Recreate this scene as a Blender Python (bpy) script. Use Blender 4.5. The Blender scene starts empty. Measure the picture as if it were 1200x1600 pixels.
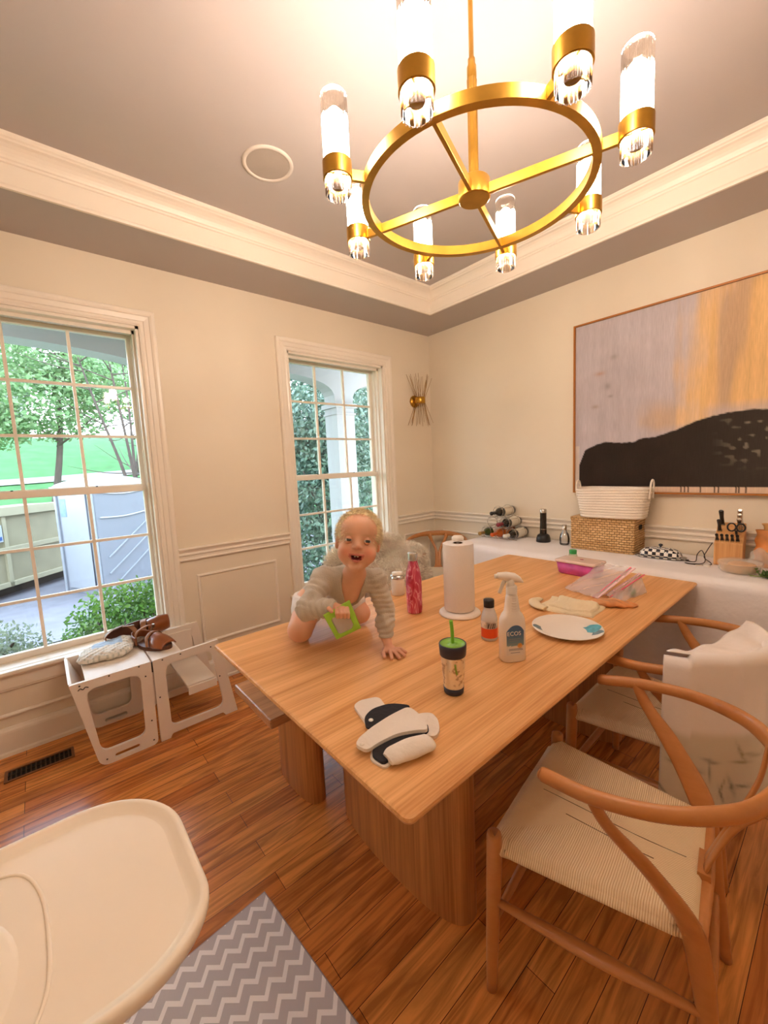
import bpy, bmesh, math, random
import numpy as np
from mathutils import Vector, Matrix, Euler
from mathutils.geometry import tessellate_polygon
PI = math.pi
random.seed(7)
rng = np.random.default_rng(7)
scn = bpy.context.scene
COL = scn.collection

# ------------------------------------------------------------------ camera, world, exposure
cam_d = bpy.data.cameras.new('camera')
cam_d.sensor_fit = 'HORIZONTAL'; cam_d.sensor_width = 36.0
cam_d.lens = 634.96 / 1200 * 36.0
cam_d.clip_start = 0.02; cam_d.clip_end = 300
cam = bpy.data.objects.new('camera', cam_d); COL.objects.link(cam)
cam.location = (-3.1086, -2.8676, 1.4223)
cam.rotation_euler = (1.46102, 0.04679, -0.70762)
scn.camera = cam
LAMP_STRENGTH = 82.0
SKY_STRENGTH = 2.7
scn.view_settings.view_transform = 'Standard'
scn.view_settings.look = 'None'
scn.view_settings.gamma = 1.0
scn.view_settings.use_curve_mapping = False
scn.view_settings.exposure = 1.80
w = bpy.data.worlds.new('sky'); scn.world = w; w.use_nodes = True
nt = w.node_tree; nt.nodes.clear()
wo = nt.nodes.new('ShaderNodeOutputWorld'); bg = nt.nodes.new('ShaderNodeBackground')
tc = nt.nodes.new('ShaderNodeTexCoord'); sep = nt.nodes.new('ShaderNodeSeparateXYZ')
rp = nt.nodes.new('ShaderNodeValToRGB')
nt.links.new(tc.outputs['Generated'], sep.inputs[0]); nt.links.new(sep.outputs['Z'], rp.inputs[0])
rp.color_ramp.elements[0].position = 0.0; rp.color_ramp.elements[0].color = (0.86, 0.93, 1.0, 1)
rp.color_ramp.elements[1].position = 0.6; rp.color_ramp.elements[1].color = (0.62, 0.78, 1.0, 1)
nt.links.new(rp.outputs[0], bg.inputs['Color']); bg.inputs['Strength'].default_value = SKY_STRENGTH
nt.links.new(bg.outputs[0], wo.inputs['Surface'])

# ------------------------------------------------------------------ materials
def srgb(c):
    if isinstance(c, str):
        c = tuple(int(c[i:i+2], 16) / 255 for i in (0, 2, 4))
    return tuple(((v / 12.92) if v <= 0.04045 else ((v + 0.055) / 1.055) ** 2.4) for v in c) + (1.0,)
MATS = {}
def new_mat(name):
    m = bpy.data.materials.new(name); m.use_nodes = True
    return m, m.node_tree, m.node_tree.nodes['Principled BSDF']
def N(nt, t, **kw):
    n = nt.nodes.new(t)
    for k, v in kw.items(): setattr(n, k, v)
    return n
def coords(nt, scale=(1, 1, 1), rot=(0, 0, 0), obj=True):
    tc = N(nt, 'ShaderNodeTexCoord'); mp = N(nt, 'ShaderNodeMapping')
    nt.links.new(tc.outputs['Object' if obj else 'Generated'], mp.inputs['Vector'])
    mp.inputs['Scale'].default_value = scale; mp.inputs['Rotation'].default_value = rot
    return mp.outputs[0]
def mat(name, col, rough=0.5, metal=0.0, var=0.06, vscale=8.0, bump=0.0, bscale=60.0, spec=0.5, coat=0.0, sheen=0.0, sss=0.0, trans=0.0, alpha=1.0, stretch=(1, 1, 1)):
    if name in MATS: return MATS[name]
    m, nt, b = new_mat(name)
    c = srgb(col)
    b.inputs['Roughness'].default_value = rough; b.inputs['Metallic'].default_value = metal
    b.inputs['Specular IOR Level'].default_value = spec
    b.inputs['Coat Weight'].default_value = coat
    b.inputs['Sheen Weight'].default_value = sheen
    b.inputs['Transmission Weight'].default_value = trans
    b.inputs['Alpha'].default_value = alpha
    if sss:
        b.inputs['Subsurface Weight'].default_value = sss
        b.inputs['Subsurface Radius'].default_value = (0.02, 0.008, 0.004)
        b.inputs['Subsurface Scale'].default_value = 0.5
    vec = coords(nt, stretch)
    no = N(nt, 'ShaderNodeTexNoise'); no.inputs['Scale'].default_value = vscale; no.inputs['Detail'].default_value = 4
    nt.links.new(vec, no.inputs['Vector'])
    r = N(nt, 'ShaderNodeValToRGB')
    r.color_ramp.elements[0].position = 0.3; r.color_ramp.elements[1].position = 0.7
    r.color_ramp.elements[0].color = tuple(max(0, v * (1 - var)) for v in c[:3]) + (1,)
    r.color_ramp.elements[1].color = tuple(min(1, v * (1 + var)) for v in c[:3]) + (1,)
    nt.links.new(no.outputs['Fac'], r.inputs[0]); nt.links.new(r.outputs[0], b.inputs['Base Color'])
    if bump:
        n2 = N(nt, 'ShaderNodeTexNoise'); n2.inputs['Scale'].default_value = bscale; n2.inputs['Detail'].default_value = 3
        nt.links.new(vec, n2.inputs['Vector'])
        bp = N(nt, 'ShaderNodeBump'); bp.inputs['Strength'].default_value = bump; bp.inputs['Distance'].default_value = 0.01
        nt.links.new(n2.outputs['Fac'], bp.inputs['Height']); nt.links.new(bp.outputs[0], b.inputs['Normal'])
    MATS[name] = m
    return m
def wood(name, dark, light, rough=0.4, axis='x', fine=1.0, coat=0.0, spec=0.4, contrast=1.0, knots=2.0):
    """long grain running along one local axis"""
    if name in MATS: return MATS[name]
    m, nt, b = new_mat(name)
    s = {'x': (0.9, 14, 14), 'y': (14, 0.9, 14), 'z': (14, 14, 0.9)}[axis]
    vec = coords(nt, s)
    n1 = N(nt, 'ShaderNodeTexNoise'); n1.inputs['Scale'].default_value = knots * fine; n1.inputs['Detail'].default_value = 6; n1.inputs['Distortion'].default_value = 0.6
    nt.links.new(vec, n1.inputs['Vector'])
    s2 = {'x': (1.5, 90, 90), 'y': (90, 1.5, 90), 'z': (90, 90, 1.5)}[axis]
    vec2 = coords(nt, s2)
    n2 = N(nt, 'ShaderNodeTexNoise'); n2.inputs['Scale'].default_value = 2.2 * fine; n2.inputs['Detail'].default_value = 3
    nt.links.new(vec2, n2.inputs['Vector'])
    mx = N(nt, 'ShaderNodeMix', data_type='FLOAT'); mx.inputs[0].default_value = 0.45
    nt.links.new(n1.outputs['Fac'], mx.inputs[2]); nt.links.new(n2.outputs['Fac'], mx.inputs[3])
    r = N(nt, 'ShaderNodeValToRGB')
    r.color_ramp.elements[0].position = 0.5 - 0.16 / contrast; r.color_ramp.elements[1].position = 0.5 + 0.14 / contrast
    r.color_ramp.elements[0].color = srgb(dark); r.color_ramp.elements[1].color = srgb(light)
    nt.links.new(mx.outputs[0], r.inputs[0]); nt.links.new(r.outputs[0], b.inputs['Base Color'])
    b.inputs['Roughness'].default_value = rough; b.inputs['Coat Weight'].default_value = coat
    b.inputs['Coat Roughness'].default_value = 0.12
    b.inputs['Specular IOR Level'].default_value = spec
    bp = N(nt, 'ShaderNodeBump'); bp.inputs['Strength'].default_value = 0.12; bp.inputs['Distance'].default_value = 0.003
    nt.links.new(n2.outputs['Fac'], bp.inputs['Height']); nt.links.new(bp.outputs[0], b.inputs['Normal'])
    MATS[name] = m
    return m
def clear(name, tint='ffffff', gloss=0.12, rough=0.03, amount=1.0):
    """thin clear sheet: see-through with a fresnel gloss"""
    if name in MATS: return MATS[name]
    m = bpy.data.materials.new(name); m.use_nodes = True; nt = m.node_tree; nt.nodes.clear()
    o = N(nt, 'ShaderNodeOutputMaterial'); t = N(nt, 'ShaderNodeBsdfTransparent'); g = N(nt, 'ShaderNodeBsdfGlossy')
    t.inputs[0].default_value = srgb(tint); g.inputs['Roughness'].default_value = rough
    lw = N(nt, 'ShaderNodeLayerWeight'); lw.inputs[0].default_value = 0.35
    mr = N(nt, 'ShaderNodeMapRange'); mr.inputs['To Min'].default_value = gloss * 0.35; mr.inputs['To Max'].default_value = min(1, gloss * 5)
    mx = N(nt, 'ShaderNodeMixShader')
    nt.links.new(lw.outputs['Fresnel'], mr.inputs['Value']); nt.links.new(mr.outputs[0], mx.inputs[0])
    nt.links.new(t.outputs[0], mx.inputs[1]); nt.links.new(g.outputs[0], mx.inputs[2])
    nt.links.new(mx.outputs[0], o.inputs['Surface'])
    MATS[name] = m
    return m
def film(name, col, opacity=0.35, rough=0.25):
    """translucent plastic: part see-through, part diffuse and glossy"""
    if name in MATS: return MATS[name]
    m, nt, b = new_mat(name)
    b.inputs['Base Color'].default_value = srgb(col); b.inputs['Roughness'].default_value = rough
    b.inputs['Alpha'].default_value = opacity
    no = N(nt, 'ShaderNodeTexNoise'); no.inputs['Scale'].default_value = 40
    nt.links.new(coords(nt), no.inputs['Vector'])
    bp = N(nt, 'ShaderNodeBump'); bp.inputs['Strength'].default_value = 0.3; bp.inputs['Distance'].default_value = 0.004
    nt.links.new(no.outputs['Fac'], bp.inputs['Height']); nt.links.new(bp.outputs[0], b.inputs['Normal'])
    MATS[name] = m
    return m
def glow(name, col, strength):
    if name in MATS: return MATS[name]
    m = bpy.data.materials.new(name); m.use_nodes = True; nt = m.node_tree; nt.nodes.clear()
    o = N(nt, 'ShaderNodeOutputMaterial'); e = N(nt, 'ShaderNodeEmission')
    e.inputs[0].default_value = srgb(col); e.inputs[1].default_value = strength
    nt.links.new(e.outputs[0], o.inputs['Surface'])
    MATS[name] = m
    return m
def vcol_mat(name, rough=0.5, spec=0.4, sss=0.0, bump=0.0, bscale=60, noise=0.0, nscale=(30, 30, 30), sheen=0.0):
    """surface colours stored per vertex in the attribute 'paint'"""
    if name in MATS: return MATS[name]
    m, nt, b = new_mat(name)
    a = N(nt, 'ShaderNodeAttribute'); a.attribute_name = 'paint'
    out = a.outputs['Color']
    if noise:
        no = N(nt, 'ShaderNodeTexNoise'); no.inputs['Scale'].default_value = 1.0; no.inputs['Detail'].default_value = 6
        nt.links.new(coords(nt, nscale), no.inputs['Vector'])
        mr = N(nt, 'ShaderNodeMapRange'); mr.inputs['From Min'].default_value = 0.25; mr.inputs['From Max'].default_value = 0.75
        mr.inputs['To Min'].default_value = 1 - noise; mr.inputs['To Max'].default_value = 1 + noise
        nt.links.new(no.outputs['Fac'], mr.inputs['Value'])
        vm = N(nt, 'ShaderNodeVectorMath', operation='SCALE')
        nt.links.new(out, vm.inputs[0]); nt.links.new(mr.outputs[0], vm.inputs['Scale']); out = vm.outputs[0]
    nt.links.new(out, b.inputs['Base Color'])
    b.inputs['Roughness'].default_value = rough; b.inputs['Specular IOR Level'].default_value = spec
    b.inputs['Sheen Weight'].default_value = sheen
    if sss:
        b.inputs['Subsurface Weight'].default_value = sss
        b.inputs['Subsurface Radius'].default_value = (0.012, 0.005, 0.003); b.inputs['Subsurface Scale'].default_value = 0.6
    if bump:
        n2 = N(nt, 'ShaderNodeTexNoise'); n2.inputs['Scale'].default_value = bscale
        nt.links.new(coords(nt), n2.inputs['Vector'])
        bp = N(nt, 'ShaderNodeBump'); bp.inputs['Strength'].default_value = bump; bp.inputs['Distance'].default_value = 0.004
        nt.links.new(n2.outputs['Fac'], bp.inputs['Height']); nt.links.new(bp.outputs[0], b.inputs['Normal'])
    MATS[name] = m
    return m

# ------------------------------------------------------------------ geometry
class MB:
    """collects shapes for ONE mesh object"""
    def __init__(s): s.v = []; s.f = []; s.sm = []
    def add(s, v, f, smooth=False):
        o = len(s.v); s.v.extend([tuple(float(x) for x in q) for q in v])
        s.f.extend([tuple(int(i) + o for i in q) for q in f]); s.sm.extend([smooth] * len(f)); return s
    def box(s, x0, x1, y0, y1, z0, z1, M=None):
        v = [(x, y, z) for z in (z0, z1) for y in (y0, y1) for x in (x0, x1)]
        if M is not None: v = [tuple(M @ Vector(q)) for q in v]
        return s.add(v, [(0, 2, 3, 1), (4, 5, 7, 6), (0, 1, 5, 4), (2, 6, 7, 3), (0, 4, 6, 2), (1, 3, 7, 5)])
    def beam(s, a, b, wdt, hgt, up=(0, 0, 1), taper=1.0):
        a = Vector(a); b = Vector(b); d = (b - a).normalized(); u = Vector(up); r = d.cross(u).normalized(); u = r.cross(d)
        v = []
        for p_, t in ((a, 1), (b, taper)):
            for i, j in ((-1, -1), (1, -1), (1, 1), (-1, 1)): v.append(p_ + r * (i * wdt / 2 * t) + u * (j * hgt / 2 * t))
        return s.add(v, [(3, 2, 1, 0), (4, 5, 6, 7), (0, 1, 5, 4), (1, 2, 6, 5), (2, 3, 7, 6), (3, 0, 4, 7)])
    def lathe(s, prof, c=(0, 0, 0), n=28, M=None, flute=None, smooth=True):
        """prof: (radius, z) list; flute=(count, depth) ribs the wall"""
        v = []; f = []
        for r, z in prof:
            for i in range(n):
                a = 2 * PI * i / n; rr = r
                if flute: rr = r * (1 + flute[1] * math.cos(flute[0] * a))
                v.append(Vector((rr * math.cos(a), rr * math.sin(a), z)))
        for k in range(len(prof) - 1):
            for i in range(n):
                j = (i + 1) % n; f.append((k * n + i, k * n + j, (k + 1) * n + j, (k + 1) * n + i))
        if M is not None: v = [M @ q for q in v]
        v = [q + Vector(c) for q in v]
        return s.add(v, f, smooth)
    def disc(s, r, z, c=(0, 0, 0), n=28, M=None, up=True, sy=1.0):
        v = [Vector((r * math.cos(2 * PI * i / n), sy * r * math.sin(2 * PI * i / n), z)) for i in range(n)]
        if M is not None: v = [M @ q for q in v]
        v = [q + Vector(c) for q in v]
        return s.add(v, [tuple(range(n)) if up else tuple(reversed(range(n)))])
    def tube(s, pts, rad, n=12, flat=None, up=None, caps=True, closed=False, sub=0):
        """sweep; rad number or list; flat: list of (a,b) ellipse radii; sub: Catmull-Rom subdivisions"""
        P = [Vector(q) for q in pts]
        if flat is None:
            R = [(rad, rad)] * len(P) if not hasattr(rad, '__len__') else [(r, r) for r in rad]
        else: R = list(flat)
        if sub and len(P) > 2:
            m_ = len(P); Q = []; S = []
            rngk = range(m_ if closed else m_ - 1)
            for k in rngk:
                p0 = P[(k - 1) % m_] if (closed or k > 0) else P[0]; p1 = P[k]; p2 = P[(k + 1) % m_]
                p3 = P[(k + 2) % m_] if (closed or k + 2 < m_) else P[-1]
                for j in range(sub):
                    t = j / sub
                    Q.append(0.5 * ((2 * p1) + (-p0 + p2) * t + (2 * p0 - 5 * p1 + 4 * p2 - p3) * t * t + (-p0 + 3 * p1 - 3 * p2 + p3) * t ** 3))
                    ra, rb = R[k], R[(k + 1) % m_]; tt = t * t * (3 - 2 * t)
                    S.append((ra[0] * (1 - tt) + rb[0] * tt, ra[1] * (1 - tt) + rb[1] * tt))
            if not closed: Q.append(P[-1]); S.append(R[-1])
            P, R = Q, S
        m_ = len(P); v = []; f = []
        ref = Vector(up) if up is not None else None
        prev = None
        for k in range(m_):
            if closed: d = P[(k + 1) % m_] - P[k - 1]
            else: d = P[min(k + 1, m_ - 1)] - P[max(k - 1, 0)]
            if d.length < 1e-9: d = Vector((0, 0, 1))
            d.normalize()
            if ref is not None: x = d.cross(ref)
            elif prev is None: x = d.cross(Vector((0, 0, 1)) if abs(d.z) < 0.9 else Vector((1, 0, 0)))
            else: x = prev - d * prev.dot(d)
            if x.length < 1e-6: x = d.cross(Vector((0.3, 1, 0.1)))
            x.normalize(); y = x.cross(d); prev = x
            for i in range(n):
                a = 2 * PI * i / n
                v.append(P[k] + x * (R[k][0] * math.cos(a)) + y * (R[k][1] * math.sin(a)))
        for k in range(m_ if closed else m_ - 1):
            k2 = (k + 1) % m_
            for i in range(n):
                j = (i + 1) % n; f.append((k * n + i, k * n + j, k2 * n + j, k2 * n + i))
        o = len(s.v); s.add(v, f, True)
        if caps and not closed:
            s.f.append(tuple(reversed(range(o, o + n)))); s.sm.append(False)
            s.f.append(tuple(range(o + (m_ - 1) * n, o + m_ * n))); s.sm.append(False)
        return s
    def ball(s, c, r, n=16, M=None):
        rx, ry, rz = (r, r, r) if not hasattr(r, '__len__') else r
        v = []; f = []; h = n // 2
        for k in range(h + 1):
            t = PI * k / h
            for i in range(n):
                a = 2 * PI * i / n
                v.append(Vector((rx * math.sin(t) * math.cos(a), ry * math.sin(t) * math.sin(a), rz * math.cos(t))))
        for k in range(h):
            for i in range(n):
                j = (i + 1) % n; f.append((k * n + i, (k + 1) * n + i, (k + 1) * n + j, k * n + j))
        if M is not None: v = [M @ q for q in v]
        return s.add([q + Vector(c) for q in v], f, True)
    def grid(s, fn, nu, nv, closed_u=False, smooth=True):
        v = []; f = []
        for j in range(nv + 1):
            for i in range(nu + (0 if closed_u else 1)): v.append(fn(i / nu, j / nv))
        W = nu + (0 if closed_u else 1)
        for j in range(nv):
            for i in range(nu):
                i2 = (i + 1) % W
                f.append((j * W + i, j * W + i2, (j + 1) * W + i2, (j + 1) * W + i))
        return s.add(v, f, smooth)
    def prism(s, outer, holes, t0, t1, M=None):
        """2-D outline with holes, extruded between t0 and t1 along local z; M maps to place"""
        loops = [[Vector((x, y, 0)) for x, y in L] for L in [outer] + list(holes)]
        flat = [q for L in loops for q in L]
        tris = tessellate_polygon(loops)
        n = len(flat)
        v = [Vector((q.x, q.y, t0)) for q in flat] + [Vector((q.x, q.y, t1)) for q in flat]
        if M is not None: v = [M @ q for q in v]
        f = [tuple(t) for t in tris] + [tuple(i + n for i in reversed(t)) for t in tris]
        o = 0
        for L in loops:
            k = len(L)
            for i in range(k):
                j = (i + 1) % k; f.append((o + i, o + j, n + o + j, n + o + i))
            o += k
        return s.add(v, f)
    def profile(s, path, prof, closed=False, inward=1):
        """moulding: path of xy points, profile of (out, z); out is to the left of travel"""
        P = [Vector((q[0], q[1])) for q in path]; m_ = len(P); v = []
        for k in range(m_):
            if closed: a, b = P[k - 1], P[(k + 1) % m_]
            else: a = P[k - 1] if k else None; b = P[k + 1] if k < m_ - 1 else None
            d1 = (P[k] - a).normalized() if a is not None else None
            d2 = (b - P[k]).normalized() if b is not None else None
            if d1 is None: d1 = d2
            if d2 is None: d2 = d1
            n1 = Vector((-d1.y, d1.x)); n2 = Vector((-d2.y, d2.x)); nn = (n1 + n2)
            nn = nn / max(1e-6, nn.length_squared) * 2
            for o, z in prof: v.append((P[k].x + nn.x * o * inward, P[k].y + nn.y * o * inward, z))
        n = len(prof); f = []
        for k in range(m_ if closed else m_ - 1):
            k2 = (k + 1) % m_
            for i in range(n - 1): f.append((k * n + i, k * n + i + 1, k2 * n + i + 1, k2 * n + i))
        if not closed:
            f.append(tuple(range(n))); f.append(tuple(reversed(range((m_ - 1) * n, m_ * n))))
        return s.add(v, f)
def rrect(x0, x1, y0, y1, r, n=6):
    rs = r if hasattr(r, '__len__') else (r,) * 4
    out = []
    for (cx, cy, a0, rr) in ((x1 - rs[0], y1 - rs[0], 0, rs[0]), (x0 + rs[1], y1 - rs[1], PI / 2, rs[1]), (x0 + rs[2], y0 + rs[2], PI, rs[2]), (x1 - rs[3], y0 + rs[3], 1.5 * PI, rs[3])):
        for i in range(n + 1):
            a = a0 + PI / 2 * i / n; out.append((cx + rr * math.cos(a), cy + rr * math.sin(a)))
    return out
def make_obj(name, me, m, parent=None):
    o = bpy.data.objects.new(name, me); COL.objects.link(o)
    for q in (m if isinstance(m, (list, tuple)) else [m]): me.materials.append(q)
    if parent is not None: o.parent = parent
    return o
def obj(name, mb, m, parent=None, world=False, bevel=0.0, fix=True, segs=2, colors=None):
    me = bpy.data.meshes.new(name)
    vs = mb.v
    if world and parent is not None:
        r = parent
        M = Matrix.Identity(4)
        while r is not None: M = r.matrix_basis @ M; r = r.parent
        Mi = M.inverted(); vs = [tuple(Mi @ Vector(q)) for q in vs]
    me.from_pydata(vs, [], mb.f); me.validate()
    if len(me.polygons) == len(mb.sm): me.polygons.foreach_set('use_smooth', mb.sm)
    if fix:
        bm = bmesh.new(); bm.from_mesh(me); bmesh.ops.recalc_face_normals(bm, faces=bm.faces); bm.to_mesh(me); bm.free()
    me.update()
    if colors is not None:
        ca = me.color_attributes.new('paint', 'FLOAT_COLOR', 'POINT')
        ca.data.foreach_set('color', np.asarray(colors, np.float32).ravel())
    o = make_obj(name, me, m, parent)
    if bevel:
        b = o.modifiers.new('edge', 'BEVEL'); b.width = bevel; b.segments = segs; b.limit_method = 'ANGLE'; b.angle_limit = math.radians(40)
        b.harden_normals = False
    return o
def tag(o, label=None, cat=None, group=None, kind=None):
    if label: o['label'] = label
    if cat: o['category'] = cat
    if group: o['group'] = group
    if kind: o['kind'] = kind
    return o
def thing(name, label, cat, loc=(0, 0, 0), rz=0.0, group=None, kind=None):
    o = bpy.data.objects.new(name, None); COL.objects.link(o); o.empty_display_size = 0.05
    o.location = loc; o.rotation_euler = (0, 0, rz)
    o.matrix_basis = Matrix.Translation(Vector(loc)) @ Matrix.Rotation(rz, 4, 'Z')
    return tag(o, label, cat, group, kind)
def single(name, mb, m, label, cat, loc=None, **kw):
    """a thing that is one mesh, its origin at loc (mesh given in world space)"""
    grp = kw.pop('group', None)
    if loc is not None:
        mb.v = [(x - loc[0], y - loc[1], z - loc[2]) for x, y, z in mb.v]
    o = obj(name, mb, m, **kw)
    if loc is not None: o.location = loc
    return tag(o, label, cat, grp)
def struct(name, mb, m, parent=None, **kw):
    o = obj(name, mb, m, parent, **kw)
    if parent is None: o['kind'] = 'structure'
    return o
def copy_tree(o, parent=None):
    c = o.copy(); COL.objects.link(c); c.parent = parent
    for ch in list(o.children): copy_tree(ch, c)
    return c
def solid(o, t, off=0.0):
    m_ = o.modifiers.new('thick', 'SOLIDIFY'); m_.thickness = t; m_.offset = off; return o
def subsurf(o, n=1):
    m_ = o.modifiers.new('round', 'SUBSURF'); m_.levels = n; m_.render_levels = n; return o

# signed-distance sculpting: tapered capsules and ellipsoids blended, then meshed by surface nets
class SDF:
    def __init__(s, lo, hi, h):
        s.lo = np.array(lo, float); s.h = h
        s.n = np.maximum(3, np.ceil((np.array(hi) - s.lo) / h).astype(int) + 1)
        s.ax = [(s.lo[i] + h * np.arange(s.n[i])).astype(np.float32) for i in range(3)]
        s.D = np.full(tuple(s.n), 0.05, np.float32)
    def _sl(s, lo, hi):
        a = np.clip(np.floor((np.array(lo) - s.lo) / s.h).astype(int), 0, s.n - 1)
        b = np.clip(np.ceil((np.array(hi) - s.lo) / s.h).astype(int) + 1, 1, s.n)
        sl = tuple(slice(int(a[i]), int(max(a[i] + 1, b[i]))) for i in range(3))
        X = s.ax[0][sl[0]][:, None, None]; Y = s.ax[1][sl[1]][None, :, None]; Z = s.ax[2][sl[2]][None, None, :]
        return sl, X, Y, Z
    def blend(s, sl, d, k, op='add'):
        A = s.D[sl]
        if op == 'add':
            if k > 0: hh = np.maximum(k - np.abs(A - d), 0) / k; s.D[sl] = np.minimum(A, d) - hh * hh * k * 0.25
            else: s.D[sl] = np.minimum(A, d)
        elif op == 'sub':
            d = -d
            if k > 0: hh = np.maximum(k - np.abs(A - d), 0) / k; s.D[sl] = np.maximum(A, d) + hh * hh * k * 0.25
            else: s.D[sl] = np.maximum(A, d)
    def cap(s, a, b, ra, rb=None, k=0.01, op='add', flat=None):
        rb = ra if rb is None else rb
        a = np.array(a, float); b = np.array(b, float); m_ = max(ra, rb) + 2 * k + 0.01
        sl, X, Y, Z = s._sl(np.minimum(a, b) - m_, np.maximum(a, b) + m_)
        d = b - a; L2 = max(float(d @ d), 1e-10)
        px, py, pz = X - a[0], Y - a[1], Z - a[2]
        t = np.clip((px * d[0] + py * d[1] + pz * d[2]) / L2, 0, 1)
        q = np.sqrt((px - t * d[0]) ** 2 + (py - t * d[1]) ** 2 + (pz - t * d[2]) ** 2) - (ra + (rb - ra) * t)
        s.blend(sl, q.astype(np.float32), k, op)
    def chain(s, pts, k=0.01):
        for (a, ra), (b, rb) in zip(pts[:-1], pts[1:]): s.cap(a, b, ra, rb, k)
    def ell(s, c, r, M=None, k=0.01, op='add'):
        c = np.array(c, float); r = np.array(r, float); m_ = r.max() + 2 * k + 0.01
        sl, X, Y, Z = s._sl(c - m_, c + m_)
        px, py, pz = X - c[0], Y - c[1], Z - c[2]
        if M is not None:
            M = np.array(M, float)   # columns are the ellipsoid's axes
            px, py, pz = (px * M[0, 0] + py * M[1, 0] + pz * M[2, 0], px * M[0, 1] + py * M[1, 1] + pz * M[2, 1], px * M[0, 2] + py * M[1, 2] + pz * M[2, 2])
        k0 = np.sqrt((px / r[0]) ** 2 + (py / r[1]) ** 2 + (pz / r[2]) ** 2)
        k1 = np.sqrt((px / r[0] ** 2) ** 2 + (py / r[1] ** 2) ** 2 + (pz / r[2] ** 2) ** 2)
        q = k0 * (k0 - 1) / np.maximum(k1, 1e-6)
        s.blend(sl, q.astype(np.float32), k, op)
    def mesh(s):
        D = s.D; nx, ny, nz = D.shape
        S = D < 0
        c = np.zeros((nx - 1, ny - 1, nz - 1), np.int8)
        for i in (0, 1):
            for j in (0, 1):
                for k in (0, 1): c += S[i:nx - 1 + i, j:ny - 1 + j, k:nz - 1 + k]
        act = (c > 0) & (c < 8); I = np.argwhere(act)
        idx = np.full(act.shape, -1, np.int32); idx[act] = np.arange(len(I))
        acc = np.zeros((len(I), 3)); cnt = np.zeros(len(I))
        E = [((0, 0, 0), (1, 0, 0)), ((0, 1, 0), (1, 1, 0)), ((0, 0, 1), (1, 0, 1)), ((0, 1, 1), (1, 1, 1)),
             ((0, 0, 0), (0, 1, 0)), ((1, 0, 0), (1, 1, 0)), ((0, 0, 1), (0, 1, 1)), ((1, 0, 1), (1, 1, 1)),
             ((0, 0, 0), (0, 0, 1)), ((1, 0, 0), (1, 0, 1)), ((0, 1, 0), (0, 1, 1)), ((1, 1, 0), (1, 1, 1))]
        for a, b in E:
            A = I + a; B = I + b
            da = D[A[:, 0], A[:, 1], A[:, 2]]; db = D[B[:, 0], B[:, 1], B[:, 2]]
            m_ = (da < 0) != (db < 0)
            t = np.where(m_, da / np.where(da == db, 1, da - db), 0)[:, None]
            acc += np.where(m_[:, None], np.array(a) + t * (np.array(b) - np.array(a)), 0); cnt += m_
        V = s.lo + (I + acc / cnt[:, None]) * s.h
        F = []
        for ax in range(3):
            o1, o2 = [(1, 2), (2, 0), (0, 1)][ax]
            sl0 = [slice(1, -1)] * 3; sl0[ax] = slice(0, -1); sl1 = list(sl0); sl1[ax] = slice(1, None)
            a = S[tuple(sl0)]; b = S[tuple(sl1)]
            J = np.argwhere(a != b)
            off = np.array([1, 1, 1]); off[ax] = 0; J2 = J + off
            e1 = np.zeros(3, int); e1[o1] = 1; e2 = np.zeros(3, int); e2[o2] = 1
            q = [J2 - e1 - e2, J2 - e2, J2, J2 - e1]
            ok = np.all([np.all(x >= 0, 1) & np.all(x < np.array(act.shape), 1) for x in q], 0)
            ids = np.stack([idx[np.clip(x[:, 0], 0, act.shape[0] - 1), np.clip(x[:, 1], 0, act.shape[1] - 1), np.clip(x[:, 2], 0, act.shape[2] - 1)] for x in q], 1)
            flip = b[J[:, 0], J[:, 1], J[:, 2]]
            ids[flip] = ids[flip][:, ::-1]
            F.append(ids[ok & np.all(ids >= 0, 1)])
        return V, np.concatenate(F)
def relax(V, F, it=2, lam=0.5):
    n = len(V)
    e = np.concatenate([F[:, [0, 1]], F[:, [1, 2]], F[:, [2, 3]], F[:, [3, 0]]]); e = np.concatenate([e, e[:, ::-1]])
    deg = np.bincount(e[:, 0], minlength=n).astype(float); deg[deg == 0] = 1
    for _ in range(it):
        for l in (lam, -lam * 1.03):
            s_ = np.stack([np.bincount(e[:, 0], weights=V[e[:, 1], k], minlength=n) for k in range(3)], 1) / deg[:, None]
            V = V + l * (s_ - V)
    return V
def np_obj(name, V, F, m, parent=None, world=False, colors=None, smooth=True):
    me = bpy.data.meshes.new(name)
    V = np.asarray(V, float)
    if world and parent is not None:
        M = Matrix.Identity(4); r = parent
        while r is not None: M = r.matrix_basis @ M; r = r.parent
        Mi = np.array(M.inverted()); V = V @ Mi[:3, :3].T + Mi[:3, 3]
    F = np.asarray(F, np.int32); k = F.shape[1]
    me.vertices.add(len(V)); me.vertices.foreach_set('co', V.astype(np.float32).ravel())
    me.loops.add(F.size); me.loops.foreach_set('vertex_index', F.ravel())
    me.polygons.add(len(F)); me.polygons.foreach_set('loop_start', np.arange(0, F.size, k, dtype=np.int32))
    me.polygons.foreach_set('loop_total', np.full(len(F), k, np.int32))
    me.polygons.foreach_set('use_smooth', np.full(len(F), smooth))
    me.update(calc_edges=True); me.validate()
    if colors is not None:
        ca = me.color_attributes.new('paint', 'FLOAT_COLOR', 'POINT'); ca.data.foreach_set('color', np.asarray(colors, np.float32).ravel())
    return make_obj(name, me, m, parent)
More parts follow.
